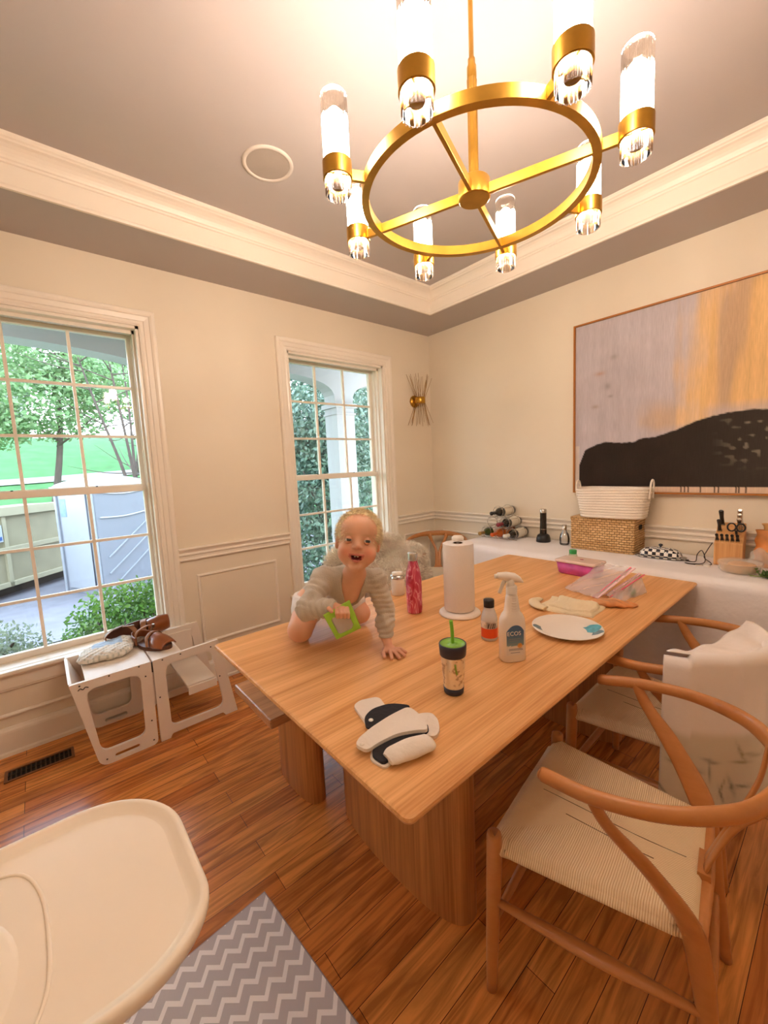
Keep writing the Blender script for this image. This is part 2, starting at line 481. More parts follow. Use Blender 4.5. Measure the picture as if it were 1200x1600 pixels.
def text_obj(body, size, m, M, parent, name='lettering', extrude=0.0004, bold=0.0):
    """printed characters as real flat geometry standing on a surface"""
    cu = bpy.data.curves.new(name, 'FONT'); cu.body = body; cu.size = size; cu.extrude = extrude; cu.offset = bold
    cu.align_x = 'CENTER'; cu.align_y = 'CENTER'; cu.resolution_u = 3
    t = bpy.data.objects.new(name, cu); COL.objects.link(t)
    dg = bpy.context.evaluated_depsgraph_get(); dg.update()
    me = bpy.data.meshes.new_from_object(t.evaluated_get(dg)); bpy.data.objects.remove(t)
    me.transform(M); me.name = name
    return make_obj(name, me, m, parent)
def fur(base_pts, nrm, length, width, jitter=0.4, curl=0.3, droop=0.0, r=rng):
    """thin bent blades, two quads each"""
    n = len(base_pts)
    d = nrm + r.normal(0, jitter, (n, 3)); d /= np.linalg.norm(d, axis=1)[:, None]
    side = np.cross(d, r.normal(0, 1, (n, 3))); side /= np.linalg.norm(side, axis=1)[:, None]
    L = length * r.uniform(0.6, 1.2, (n, 1)); b2 = side[:, [1, 2, 0]]
    m_ = base_pts + d * L * 0.55; m_[:, 2] -= droop * 0.3 * L[:, 0]
    e = base_pts + d * L + b2 * L * curl; e[:, 2] -= droop * L[:, 0]
    wv = side * width
    V = np.concatenate([base_pts - wv, base_pts + wv, m_ + wv * 0.8, m_ - wv * 0.8, e + wv * 0.15, e - wv * 0.15])
    i = np.arange(n); F = np.concatenate([np.stack([i, i + n, i + 2 * n, i + 3 * n], 1), np.stack([i + 3 * n, i + 2 * n, i + 4 * n, i + 5 * n], 1)])
    return V, F
def leaves(P, size, r=rng, flat=0.0, asp=0.5):
    """one small leaf quad at each point"""
    n = len(P); a = r.normal(0, 1, (n, 3)); a[:, 2] *= (1 - flat); a /= np.linalg.norm(a, axis=1)[:, None]
    b = np.cross(a, r.normal(0, 1, (n, 3))); b /= np.linalg.norm(b, axis=1)[:, None]
    s_ = size * r.uniform(0.6, 1.3, (n, 1)); a = a * s_; b = b * s_ * asp
    V = np.concatenate([P - a, P + b, P + a, P - b]); i = np.arange(n)
    return V, np.stack([i, i + n, i + 2 * n, i + 3 * n], 1)
# ------------------------------------------------------------------ the room
H = 2.69; RX = -4.2; RY = -4.2; TZ = 2.88; INS = 0.405
M_wall = mat('wall_paint', 'e9dcc6', rough=0.55, var=0.015, vscale=3, bump=0.03, bscale=220)
M_trim = mat('trim_paint', 'f1e6d6', rough=0.28, var=0.01, vscale=3)
M_ceil = mat('ceiling_paint', 'b7aca6', rough=0.45, var=0.02, vscale=2.5, bump=0.02, bscale=200)
M_black = mat('black_plastic', '1b1716', rough=0.35, var=0.1)
M_brass = mat('brushed_brass', 'c9993f', rough=0.34, metal=1.0, var=0.1, vscale=20)
M_brassd = mat('dark_brass', 'a37a3c', rough=0.4, metal=1.0, var=0.1, vscale=20)
M_steel = mat('steel', 'c8c2ba', rough=0.25, metal=1.0, var=0.06)
M_white = mat('white_plastic', 'f1e6da', rough=0.35, var=0.01)

def floor_mat():
    m, nt, b = new_mat('oak_floor')
    vec = coords(nt)
    br = N(nt, 'ShaderNodeTexBrick'); br.offset = 0.37; br.offset_frequency = 2; br.squash = 1.0
    br.inputs['Scale'].default_value = 1.0; br.inputs['Brick Width'].default_value = 1.1; br.inputs['Row Height'].default_value = 0.083
    br.inputs['Mortar Size'].default_value = 0.0009; br.inputs['Mortar Smooth'].default_value = 0.1; br.inputs['Bias'].default_value = 0.0
    br.inputs['Color1'].default_value = srgb('bd7236'); br.inputs['Color2'].default_value = srgb('dc9650'); br.inputs['Mortar'].default_value = srgb('3a1c0a')
    nt.links.new(vec, br.inputs['Vector'])
    n1 = N(nt, 'ShaderNodeTexNoise'); n1.inputs['Scale'].default_value = 2.4; n1.inputs['Detail'].default_value = 7; n1.inputs['Distortion'].default_value = 1.2
    nt.links.new(coords(nt, (1.3, 16, 1)), n1.inputs['Vector'])
    r = N(nt, 'ShaderNodeValToRGB'); r.color_ramp.elements[0].position = 0.36; r.color_ramp.elements[1].position = 0.62
    r.color_ramp.elements[0].color = (0.58, 0.5, 0.42, 1); r.color_ramp.elements[1].color = (1.25, 1.2, 1.12, 1)
    nt.links.new(n1.outputs['Fac'], r.inputs[0])
    mx = N(nt, 'ShaderNodeMix', data_type='RGBA', blend_type='MULTIPLY'); mx.inputs[0].default_value = 0.85
    nt.links.new(br.outputs['Color'], mx.inputs[6]); nt.links.new(r.outputs[0], mx.inputs[7]); nt.links.new(mx.outputs[2], b.inputs['Base Color'])
    b.inputs['Roughness'].default_value = 0.24; b.inputs['Specular IOR Level'].default_value = 0.5
    ml = N(nt, 'ShaderNodeMath', operation='MULTIPLY'); ml.inputs[1].default_value = 0.25
    sb = N(nt, 'ShaderNodeMath', operation='SUBTRACT')
    nt.links.new(n1.outputs['Fac'], ml.inputs[0]); nt.links.new(ml.outputs[0], sb.inputs[0]); nt.links.new(br.outputs['Fac'], sb.inputs[1])
    bp = N(nt, 'ShaderNodeBump'); bp.inputs['Strength'].default_value = 0.25; bp.inputs['Distance'].default_value = 0.0015
    nt.links.new(sb.outputs[0], bp.inputs['Height']); nt.links.new(bp.outputs[0], b.inputs['Normal'])
    return m
struct('floor', MB().box(RX - .2, .2, RY - .2, .2, -.12, 0), floor_mat())

WT = 0.24
W1 = (-3.50, -2.546); W2 = (-1.572, -0.62); WZ = (0.45, 2.33)
XZ = Matrix(((1, 0, 0, 0), (0, 0, 1, 0), (0, 1, 0, 0), (0, 0, 0, 1)))
def rect(x0, x1, z0, z1): return [(x0, z0), (x1, z0), (x1, z1), (x0, z1)]
struct('wall_back', MB().prism(rect(RX - .2, .2, -.12, H + .02), [rect(W1[0], W1[1], *WZ), rect(W2[0], W2[1], *WZ)], 0, WT, XZ), M_wall)
struct('wall_right', MB().box(0, .2, RY - .2, 0, -.12, H + .02), M_wall)
struct('wall_left', MB().box(RX - .2, RX, RY - .2, 0, -.12, H + .02), M_wall)
struct('wall_rear', MB().box(RX - .2, .2, RY - .2, RY, -.12, H + .02), M_wall)
# tray ceiling: soffit round the edge, raised field in the middle
c = MB()
tr = [(RX + INS, RY + INS), (-INS, RY + INS), (-INS, -INS), (RX + INS, -INS)]
c.prism([(RX - .2, RY - .2), (.2, RY - .2), (.2, .2), (RX - .2, .2)], [tr], H, TZ + .05)
c.box(RX - .2, .2, RY - .2, .2, TZ, TZ + .1)
struct('ceiling', c, M_ceil)
crown = [(0, 2.688), (.014, 2.688), (.016, 2.699), (.012, 2.706), (.009, 2.71), (.009, 2.79), (.016, 2.794), (.018, 2.802), (.024, 2.806), (.027, 2.815),
         (.033, 2.826), (.043, 2.838), (.056, 2.848), (.070, 2.853), (.074, 2.858), (.082, 2.862), (.086, 2.868), (.086, TZ), (0, TZ)]
struct('trim_1', MB().profile(tr, crown, closed=True), M_trim)
# chair rail, runs between casings
rail = [(0, .955), (.034, .955), (.036, .948), (.028, .938), (.022, .930), (.020, .922), (.024, .916), (.024, .908), (.014, .900), (.012, .885), (.018, .880), (.018, .872), (0, .868)]
base = [(0, .148), (.006, .148), (.010, .138), (.016, .130), (.018, .120), (.018, .022), (.028, .016), (.030, 0), (0, 0)]
k = 2
# travel so that "left of travel" points into the room
back_runs = [(0, W2[1] + .09), (W2[0] - .09, W1[1] + .09), (W1[0] - .09, RX)]
r = MB(); r.profile([(W2[1] + .09, 0), (0, 0), (0, RY), (RX, RY), (RX, 0), (W1[0] - .09, 0)], rail, inward=-1)
struct('trim_2', r, M_trim)
struct('trim_3', MB().profile([(W1[1] + .09, 0), (W2[0] - .09, 0)], rail, inward=-1), M_trim)
struct('baseboard_back', MB().profile([(RX, 0), (0, 0)], base, inward=-1), M_trim)
struct('baseboard_right', MB().profile([(0, 0), (0, RY)], base, inward=-1), M_trim)
struct('baseboard_left', MB().profile([(RX, RY), (RX, 0)], base, inward=-1), M_trim)
struct('baseboard_rear', MB().profile([(0, RY), (RX, RY)], base, inward=-1), M_trim)
# raised picture-frame mouldings under the rail
def panel(n, axis, a0, a1, z0, z1):
    m = MB(); w_ = .022
    prof = [(0, 0), (.004, .010), (.012, .012), (.017, .008), (.022, 0)]
    P = [(a0, z0), (a1, z0), (a1, z1), (a0, z1)]
    v = []; cx, cz = (a0 + a1) / 2, (z0 + z1) / 2
    for (a, z) in P:
        sa = 1 if a < cx else -1; sz = 1 if z < cz else -1
        for o, d in prof:
            aa, zz = a + sa * o, z + sz * o
            v.append((aa, -d, zz) if axis == 'y' else (-d, aa, zz))
    f = []
    for q in range(4):
        q2 = (q + 1) % 4
        for i in range(4): f.append((q * 5 + i, q * 5 + i + 1, q2 * 5 + i + 1, q2 * 5 + i))
    m.add(v, f); struct('trim_%d' % n, m, M_trim)
panel(4, 'y', -2.356, -1.778, .275, .765)
panel(5, 'y', -.44, -.08, .275, .765)
panel(6, 'y', -4.12, -3.68, .275, .765)
for i in range(4): panel(7 + i, 'x', -1.02 - i * 1.02, -.12 - i * 1.02, .275, .765)
panel(11, 'y', -3.46, -2.60, .20, .36)

# windows: casing, jamb, stool, two sashes with a 3x3 grid of lights each
M_glass = clear('window_glass', gloss=0.05)
def window(n, x0, x1):
    root = thing('window_%d' % n, None, None, (x0, 0, WZ[0])); root['kind'] = 'structure'
    # casing moulding, three sides
    cas = MB(); prof = [(0, 0), (0, .012), (.010, .016), (.020, .012), (.026, .012), (.030, .017), (.056, .020), (.060, .026), (.070, .030), (.084, .030), (.090, .024), (.090, 0)]
    P = [(x0, WZ[0] - .02, -1, 0), (x0, WZ[1], -1, 1), (x1, WZ[1], 1, 1), (x1, WZ[0] - .02, 1, 0)]
    v = []
    for (x, z, sx, sz) in P:
        for o, d in prof: v.append((x + sx * o, -d, z + sz * o))
    m_ = len(prof); f = [(q * m_ + i, q * m_ + i + 1, (q + 1) * m_ + i + 1, (q + 1) * m_ + i) for q in range(3) for i in range(m_ - 1)]
    cas.add(v, f); obj('window_casing', cas, M_trim, root, world=True)
    j = MB(); D = WT - .02; t = .016
    j.box(x0, x0 + t, 0, D, *WZ); j.box(x1 - t, x1, 0, D, *WZ); j.box(x0, x1, 0, D, WZ[1] - t, WZ[1])
    for xx in (x0 + t, x1 - t - .012): j.box(xx, xx + .012, .098, .106, *WZ)
    j.box(x0 + t, x1 - t, .098, .106, WZ[1] - t - .012, WZ[1] - t)
    j.box(x0 + t, x0 + t + .012, .05, .062, *WZ); j.box(x1 - t - .012, x1 - t, .05, .062, *WZ); j.box(x0 + t, x1 - t, .05, .062, WZ[1] - t - .02, WZ[1] - t)
    obj('window_jamb', j, M_trim, root, world=True)
    s = MB(); s.box(x0 - .115, x1 + .115, -.045, .0, WZ[0] - .016, WZ[0] + .006); s.box(x0, x1, 0, .13, WZ[0] - .016, WZ[0] + .006)
    obj('window_sill', s, M_trim, root, world=True, bevel=.006)
    a = MB(); a.box(x0 - .09, x1 + .09, -.018, 0, WZ[0] - .095, WZ[0] - .016); a.box(x0 - .09, x1 + .09, -.026, 0, WZ[0] - .032, WZ[0] - .016)
    obj('window_apron', a, M_trim, root, world=True, bevel=.004)
    s2 = MB(); s2.box(x0, x1, .13, WT + .03, WZ[0] - .05, WZ[0] + .0); obj('outer_sill', s2, M_trim, root, world=True)
    def sash(y, za, zb, rb, rt, name):
        fr = MB(); a0, a1 = x0 + t, x1 - t; st = .030
        fr.box(a0, a0 + st, y, y + .034, za, zb); fr.box(a1 - st, a1, y, y + .034, za, zb)
        fr.box(a0 + st, a1 - st, y, y + .034, za, za + rb); fr.box(a0 + st, a1 - st, y, y + .034, zb - rt, zb)
        o = obj(name, fr, M_trim, root, world=True, bevel=.003)
        mu = MB(); g0, g1, h0, h1 = a0 + st, a1 - st, za + rb, zb - rt
        for i in (1, 2):
            x = g0 + (g1 - g0) * i / 3; mu.box(x - .008, x + .008, y + .006, y + .028, h0, h1)
            z = h0 + (h1 - h0) * i / 3; mu.box(g0, g1, y + .0065, y + .0275, z - .008, z + .008)
        obj('muntin_grid', mu, M_trim, o, world=False).matrix_parent_inverse = Matrix.Identity(4)
        o.children[0].location = (-x0, 0, -WZ[0])
        p_ = MB(); p_.box(g0 - .004, g1 + .004, y + .015, y + .019, h0 - .004, h1 + .004)
        pn = obj('glass_pane', p_, M_glass, root, world=True)
        return g0, g1, h0, h1
    sash(.112, WZ[0] + .006, 1.385, .036, .040, 'lower_sash')
    sash(.150, 1.350, WZ[1] - t, .040, .026, 'upper_sash')
    lk = MB()
    for q in (.3, .7):
        x = x0 + (x1 - x0) * q; lk.lathe([(0, 1.391), (.006, 1.391), (.006, 1.385)], (x, .128, 0), 10)
    obj('sash_lock', lk, M_black, root, world=True)
window(1, *W1)
window(2, *W2)

# ------------------------------------------------------------------ fixtures of the room
t = thing('ceiling_speaker', 'round flush white speaker grille set in the raised ceiling', 'speaker', (-2.11, -.955, TZ))
obj('trim_ring', MB().lathe([(.118, 0), (.118, -.005), (.108, -.008), (.100, -.005), (.100, 0)], n=48), mat('speaker_white', 'd8ccc0', rough=.5), t)
obj('grille', MB().lathe([(.100, -.003), (.05, -.0045), (0.0005, -.005)], n=48), mat('speaker_mesh', 'b5a799', rough=.7, bump=.5, bscale=900), t)
t = thing('floor_register', 'dark slotted metal floor vent near the baseboard under the left window', 'floor vent', (-3.243, -.232, 0))
fr = MB(); fr.prism(rrect(-.137, .137, -.052, .052, .006), [rrect(-.124, .124, -.04, .04, .003)], 0, .006)
obj('frame', fr, mat('vent_wood', '7a4a20', rough=.4), t)
sl = MB(); sl.box(-.125, .125, -.041, .041, -.001, .0012)
obj('duct_opening', sl, mat('vent_black', '0b0806', rough=.9), t)
gl = MB()
for i in range(13): x = -.112 + i * .0187; gl.box(x - .003, x + .003, -.04, .04, .001, .005)
gl.box(-.125, .125, -.002, .002, .001, .0045)
obj('louvre_grid', gl, mat('vent_bronze', '3a2a18', rough=.4, metal=.6), t)

# brass sconce with a sheaf of rods
t = thing('wall_sconce', 'brass starburst sconce of fanned rods on the wall beside the second window', 'wall light', (-.235, 0, 2.04))
hb = MB(); RY90 = Matrix.Rotation(PI / 2, 4, 'X')
hb.lathe([(.0005, 0), (.055, 0), (.058, .008), (.052, .022), (.0005, .026)], M=RY90, n=28)
obj('back_plate', hb, M_brass, t)
cl = MB(); cl.lathe([(.046, -.030), (.050, -.026), (.050, .026), (.046, .030)], (0, -.085, 0), 28); cl.disc(.046, .03, (0, -.085, 0)); cl.disc(.046, -.03, (0, -.085, 0), up=False)
cl.lathe([(.018, .0), (.018, .05)], (0, -.01, 0), 14, M=RY90)
obj('collar', cl, M_brass, t)
for q in (1, -1):
    for i in range(17):
        a = 2 * PI * i / 17 + .1; top = .155 * (1 if i % 2 else .72); L = .235 * (1 if i % 3 else .9)
        rd = MB(); c0 = (.038 * math.cos(a), -.085 + .038 * math.sin(a), q * .0)
        c1 = (top * math.cos(a), -.085 + min(.55 * top, .075) * math.sin(a), q * L)
        rd.tube([c0, c1], [.0021, .0015], n=6); obj('rod', rd, M_brassd, t)

# ------------------------------------------------------------------ chandelier
CX, CY, CZ = -2.031, -2.077, 2.20; PH = 2.7085; RO, RI, RL = .3345, .3130, .4086
ch = thing('chandelier', 'round brushed brass ring chandelier with eight ribbed glass tube lights', 'chandelier', (CX, CY, CZ))
rg = MB(); rg.lathe([(RO, 0), (RO, .030), (RI, .030), (RI, 0), (RO, 0)], n=96, smooth=False)
o = obj('ring', rg, M_brass, ch); 
for p_ in o.data.polygons: p_.use_smooth = True
e = o.modifiers.new('split', 'EDGE_SPLIT'); e.split_angle = math.radians(40)
hb = MB(); hb.lathe([(.0005, -.004), (.043, -.004), (.046, -.001), (.046, .046), (.043, .050), (.0005, .050)], n=40); o = obj('hub', hb, M_brass, ch); e = o.modifiers.new('split', 'EDGE_SPLIT'); e.split_angle = math.radians(40)
rod = MB(); rod.lathe([(.013, .05), (.013, .32), (.010, .325)], n=32, flute=(8, .12)); obj('fluted_stem', rod, M_brass, ch)
rod = MB(); rod.lathe([(.0125, .320), (.0135, .324), (.0135, .352), (.0105, .358), (.0105, .372), (.007, .376), (.007, TZ - CZ - .02)], n=20); obj('down_rod', rod, M_brass, ch)
rod = MB(); rod.lathe([(.012, TZ - CZ - .045), (.03, TZ - CZ - .03), (.062, TZ - CZ - .022), (.064, TZ - CZ), (.0005, TZ - CZ)], n=32); obj('canopy', rod, M_brass, ch)
M_ribbed = clear('ribbed_glass', 'f8f0e6', gloss=0.36, rough=.08)
M_bulb = glow('bulb_glow', 'f8f3f2', LAMP_STRENGTH)
for i in range(8):
    a = PH + i * PI / 4; d = Vector((math.cos(a), math.sin(a), 0)); s_ = Vector((-d.y, d.x, 0))
    if i % 2 == 1:
        sp = MB(); sp.beam(d * .044 + Vector((0, 0, .015)), d * (RI + .002) + Vector((0, 0, .015)), .011, .028); obj('spoke', sp, M_brass, ch, bevel=.001)
    am = MB(); am.beam(d * (RO - .002) + Vector((0, 0, .015)), d * (RL - .036) + Vector((0, 0, .015)), .011, .028)
    obj('arm', am, M_brass, ch, bevel=.001)
    L = d * RL
    cu = MB(); cu.lathe([(.0395, 0), (.0395, .042), (.0345, .042), (.0345, 0), (.0395, 0)], L, 36)
    hold = obj('lamp_holder', cu, M_brass, ch); e = hold.modifiers.new('split', 'EDGE_SPLIT'); e.split_angle = math.radians(40)
    so = MB(); so.lathe([(.0005, -.020), (.017, -.020), (.018, -.017), (.018, .004), (.011, .010), (.011, .060), (.0005, .060)], L, 24)
    so.beam(L - d * .036 + Vector((0, 0, .02)), L + d * .036 + Vector((0, 0, .02)), .006, .01)
    obj('socket', so, M_brassd, hold)
    g = MB(); g.lathe([(.0330, -.042), (.0330, .205)], L, 192, flute=(24, .075)); g.lathe([(.0300, -.042), (.0300, .205)], L, 56)
    g.lathe([(.0335, .205), (.0300, .205)], L, 72); g.lathe([(.0335, -.042), (.0300, -.042)], L, 72)
    obj('glass_tube', g, M_ribbed, hold)
    bl = MB(); bl.lathe([(.0005, .058), (.014, .060), (.024, .070), (.0268, .085), (.0268, .146), (.022, .160), (.012, .172), (.0005, .175)], L, 20)
    obj('bulb', bl, M_bulb, hold)
# ------------------------------------------------------------------ dining table, bench
TT = 0.76
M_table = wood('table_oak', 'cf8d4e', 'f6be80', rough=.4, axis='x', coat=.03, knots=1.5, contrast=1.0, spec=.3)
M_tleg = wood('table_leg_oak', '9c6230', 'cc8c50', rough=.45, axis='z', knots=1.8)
t = thing('dining_table', 'long oak dining table the child kneels on, with two slab legs', 'table', (-1.616, -1.797, 0))
tp = MB()
L2, W2_ = 1.032, .5545
pr = [(0.0, .000, .0), (.006, 0, 0)]
def top_ring(ins, z): return [(x, y, z) for x, y in rrect(-L2 + ins, L2 - ins, -W2_ + ins, W2_ - ins, .018, 6)]
rings = [top_ring(.045, TT - .034), top_ring(.012, TT - .022), top_ring(.002, TT - .014), top_ring(0, TT - .008), top_ring(.002, TT - .002), top_ring(.007, TT)]
v = [q for R_ in rings for q in R_]; n = len(rings[0])
f = [(k * n + i, k * n + (i + 1) % n, (k + 1) * n + (i + 1) % n, (k + 1) * n + i) for k in range(5) for i in range(n)]
f += [tuple(reversed(range(n))), tuple(range(5 * n, 6 * n))]
tp.add(v, f); obj('table_top', tp, M_table, t)
def slab(name, cx, cy, hx, hy, z1, parent, m, n=56, e=2.6):
    mb = MB(); ring = []
    for i in range(n):
        a = 2 * PI * i / n; ca, sa = math.cos(a), math.sin(a)
        ring.append((cx + hx * math.copysign(abs(ca) ** (2 / e), ca), cy + hy * math.copysign(abs(sa) ** (2 / e), sa)))
    mb.prism(ring, [], 0, z1); o = obj(name, mb, m, parent)
    for p_ in o.data.polygons: p_.use_smooth = len(p_.vertices) == 4
    e_ = o.modifiers.new('split', 'EDGE_SPLIT'); e_.split_angle = math.radians(50)
    return o
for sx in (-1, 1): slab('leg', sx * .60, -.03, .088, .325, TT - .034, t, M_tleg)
t = thing('bench', 'oak bench with slab legs tucked under the window side of the table', 'bench', (-1.62, -1.245, 0))
M_bench = wood('bench_oak', 'a06a3c', 'cc9466', rough=.3, axis='x', coat=.3)
b_ = MB(); b_.box(-.90, .90, -.19, .19, .43, .468); obj('seat', b_, M_bench, t, bevel=.007)
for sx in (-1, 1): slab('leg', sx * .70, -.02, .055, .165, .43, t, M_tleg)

# ------------------------------------------------------------------ wishbone chairs
M_chair = wood('chair_oak', 'b67238', 'cc8a4e', rough=.35, axis='y', fine=.35, coat=.2, contrast=.5)
def cord_mat():
    m, nt, b = new_mat('paper_cord')
    tc = N(nt, 'ShaderNodeTexCoord'); sp = N(nt, 'ShaderNodeSeparateXYZ'); nt.links.new(tc.outputs['Object'], sp.inputs[0])
    ay = N(nt, 'ShaderNodeMath', operation='ADD'); ay.inputs[1].default_value = .2; nt.links.new(sp.outputs['Y'], ay.inputs[0])
    axs = N(nt, 'ShaderNodeMath', operation='ABSOLUTE'); nt.links.new(sp.outputs['X'], axs.inputs[0])
    ays = N(nt, 'ShaderNodeMath', operation='ABSOLUTE'); nt.links.new(ay.outputs[0], ays.inputs[0])
    gt = N(nt, 'ShaderNodeMath', operation='GREATER_THAN')
    sc = N(nt, 'ShaderNodeMath', operation='MULTIPLY'); sc.inputs[1].default_value = 1.0; nt.links.new(axs.outputs[0], sc.inputs[0])
    nt.links.new(sc.outputs[0], gt.inputs[0]); nt.links.new(ays.outputs[0], gt.inputs[1])
    mx = N(nt, 'ShaderNodeMix', data_type='FLOAT'); nt.links.new(gt.outputs[0], mx.inputs[0])
    nt.links.new(sp.outputs['X'], mx.inputs[2]); nt.links.new(sp.outputs['Y'], mx.inputs[3])
    ml = N(nt, 'ShaderNodeMath', operation='MULTIPLY'); ml.inputs[1].default_value = 2 * PI / .005; nt.links.new(mx.outputs[0], ml.inputs[0])
    sn = N(nt, 'ShaderNodeMath', operation='SINE'); nt.links.new(ml.outputs[0], sn.inputs[0])
    mr = N(nt, 'ShaderNodeMapRange'); mr.inputs['From Min'].default_value = -1; nt.links.new(sn.outputs[0], mr.inputs['Value'])
    r = N(nt, 'ShaderNodeValToRGB'); r.color_ramp.elements[0].color = srgb('d4aa76'); r.color_ramp.elements[1].color = srgb('fae0b8')
    r.color_ramp.elements[0].position = .0; r.color_ramp.elements[1].position = .5
    nt.links.new(mr.outputs[0], r.inputs[0]); nt.links.new(r.outputs[0], b.inputs['Base Color'])
    b.inputs['Roughness'].default_value = .6
    bp = N(nt, 'ShaderNodeBump'); bp.inputs['Strength'].default_value = .5; bp.inputs['Distance'].default_value = .002
    nt.links.new(mr.outputs[0], bp.inputs['Height']); nt.links.new(bp.outputs[0], b.inputs['Normal'])
    return m
M_cord = cord_mat()
def make_chair(label, loc, rz, seat_m=None):
    t = thing('wishbone_chair', label, 'chair', loc, rz)
    # seat: woven trapezoid with rolled edges, front edge dipped in the middle
    def half(v): return .252 * (1 - v) + .183 * v
    s = MB()
    def fn(u, v):
        # u across, v front->back ; wraps round the rails
        a = (u - .5) * 2; hx = half(v) ; x = a * hx; y = .018 - v * .436
        z = .438 + .010 * abs(a) ** 3 - .012 * (1 - abs(a) ** 2) * math.sin(PI * v) + .012 * (v - .5) * (1 - a * a) * .6
        ex = min(1, (1 - abs(a)) * hx / .02); ey = min(1, min(v, 1 - v) * .436 / .02)
        z -= .018 * (1 - math.sqrt(max(0, 1 - (1 - ex) ** 2))) + .018 * (1 - math.sqrt(max(0, 1 - (1 - ey) ** 2)))
        if abs(a) > .86 and (v < .10 or v > .92): 
            y += (-.014 if v < .5 else .012) * min(1, (abs(a) - .86) / .05)
        return (x, y, z)
    s.grid(fn, 60, 50)
    s.grid(lambda u, v: (lambda q: (q[0], q[1], .404 - .006 * math.sin(PI * u) * math.sin(PI * v)))(fn(u, v)), 20, 16)
    # rolled sides
    def rim(u, v):
        # u round the outline, v top->bottom
        U = u * 4; k_ = int(U) % 4; q = U - int(U)
        if k_ == 0: a, b = q, 0.
        elif k_ == 1: a, b = 1., q
        elif k_ == 2: a, b = 1 - q, 1.
        else: a, b = 0., 1 - q
        x, y, z = fn(a, b); out = .012 * math.sin(PI * v)
        cx_, cy_ = x, y + .2; L_ = math.hypot(cx_, cy_)
        z0 = z; z1 = .404
        return (x + cx_ / L_ * out, y + cy_ / L_ * out, z0 + (z1 - z0) * v)
    s.grid(rim, 160, 6, closed_u=True)
    seat_o = obj('seat', s, seat_m or M_cord, t)
    if seat_m is None:
        gp = MB()
        for xo, v0_, v1_ in ((.004, .12, .92), (-.045, .30, .78)):
            pts_ = []
            for k in range(15):
                v_ = v0_ + (v1_ - v0_) * k / 14; q_ = fn(.5 + (xo + .006 * math.sin(v_ * 5)) / (2 * half(v_)), v_); pts_.append((q_[0], q_[1], q_[2] + .0002))
            gp.tube(pts_, None, n=6, flat=[(.0012, .0005)] * 15, up=(0, 0, 1))
        obj('cord_seam', gp, mat('seam_brown', '6a4424', rough=.9), t)
    for sx in (-1, 1):
        l = MB(); l.tube([(sx * .262, .012, 0), (sx * .256, .008, .2), (sx * .250, .004, .36), (sx * .249, .003, .452), (sx * .249, .003, .462)], [.014, .0175, .0205, .0195, .012], n=16, sub=4)
        obj('leg', l, M_chair, t)
        # rear leg sweeps up and forward to carry the arm
        l = MB(); l.tube([(sx * .205, -.470, 0), (sx * .192, -.445, .2), (sx * .188, -.420, .38), (sx * .200, -.395, .47), (sx * .232, -.330, .57), (sx * .262, -.262, .65), (sx * .272, -.225, .715)],
               None, n=14, flat=[(.014, .013), (.0185, .016), (.026, .015), (.030, .0135), (.024, .0115), (.017, .0105), (.013, .010)], sub=6, up=(sx * .9, .35, 0))
        obj('leg', l, M_chair, t)
        st = MB(); st.tube([(sx * .254, -.006, .27), (sx * .222, -.22, .262), (sx * .192, -.43, .265)], None, n=12, flat=[(.008, .010), (.010, .020), (.008, .010)], sub=5, up=(1, 0, 0))
        obj('stretcher', st, M_chair, t)
    st = MB(); st.tube([(-.25, .003, .21), (0, .003, .21), (.25, .003, .21)], [.009, .013, .009], n=12, sub=4); obj('stretcher', st, M_chair, t)
    st = MB(); st.tube([(-.19, -.44, .21), (0, -.44, .21), (.19, -.44, .21)], [.009, .013, .009], n=12, sub=4); obj('stretcher', st, M_chair, t)
    rl = MB(); rl.tube([(-.188, -.42, .42), (0, -.425, .418), (.188, -.42, .42)], [.012, .014, .012], n=12, sub=3)
    rl.box(-.038, .038, -.432, -.406, .405, .446); obj('seat_rail', rl, M_chair, t)
    hb = [(.262, -.135, .700), (.277, -.24, .712), (.257, -.362, .728), (.19, -.468, .741), (.1, -.522, .748), (0, -.538, .750)]
    fl = [(.0165, .0165), (.0155, .0165), (.0145, .017), (.013, .020), (.012, .024), (.012, .025)]
    P = [(-.262, -.128, .6995)] + [(-a, b, c_) for a, b, c_ in hb] + hb[-2::-1] + [(.262, -.128, .6995)]
    R_ = [(.010, .010)] + fl + fl[-2::-1] + [(.010, .010)]
    bw = MB(); bw.tube(P, None, n=18, flat=R_, sub=8, up=(0, 0, 1)); obj('back_bow', bw, M_chair, t)
    # Y splat
    y_ = MB()
    for sx in (-1, 1):
        y_.tube([(sx * .012, -.420, .44), (sx * .012, -.450, .53), (sx * .022, -.478, .60), (sx * .056, -.508, .67), (sx * .088, -.522, .742)], None, n=10,
                flat=[(.020, .0055), (.017, .0055), (.013, .0055), (.0135, .0055), (.020, .0055)], sub=6, up=(0, -1, .25))
    obj('backrest_splat', y_, M_chair, t)
    return t
make_chair('wishbone chair with woven cord seat in the foreground, nothing draped on it', (-2.0515, -2.2587, 0), math.radians(8.75))
make_chair('wishbone chair with white cloth over its curved back', (-1.350, -2.172, 0), math.radians(1.2))
make_chair('wishbone chair with cream seat standing diagonally in the room corner', (-.56, -.50, 0), math.radians(128), mat('cream_cushion', 'e9dcc4', rough=.8, bump=.3))
make_chair('chair buried under the shaggy sheepskin beside the second window', (-1.03, -.66, 0), math.radians(172))
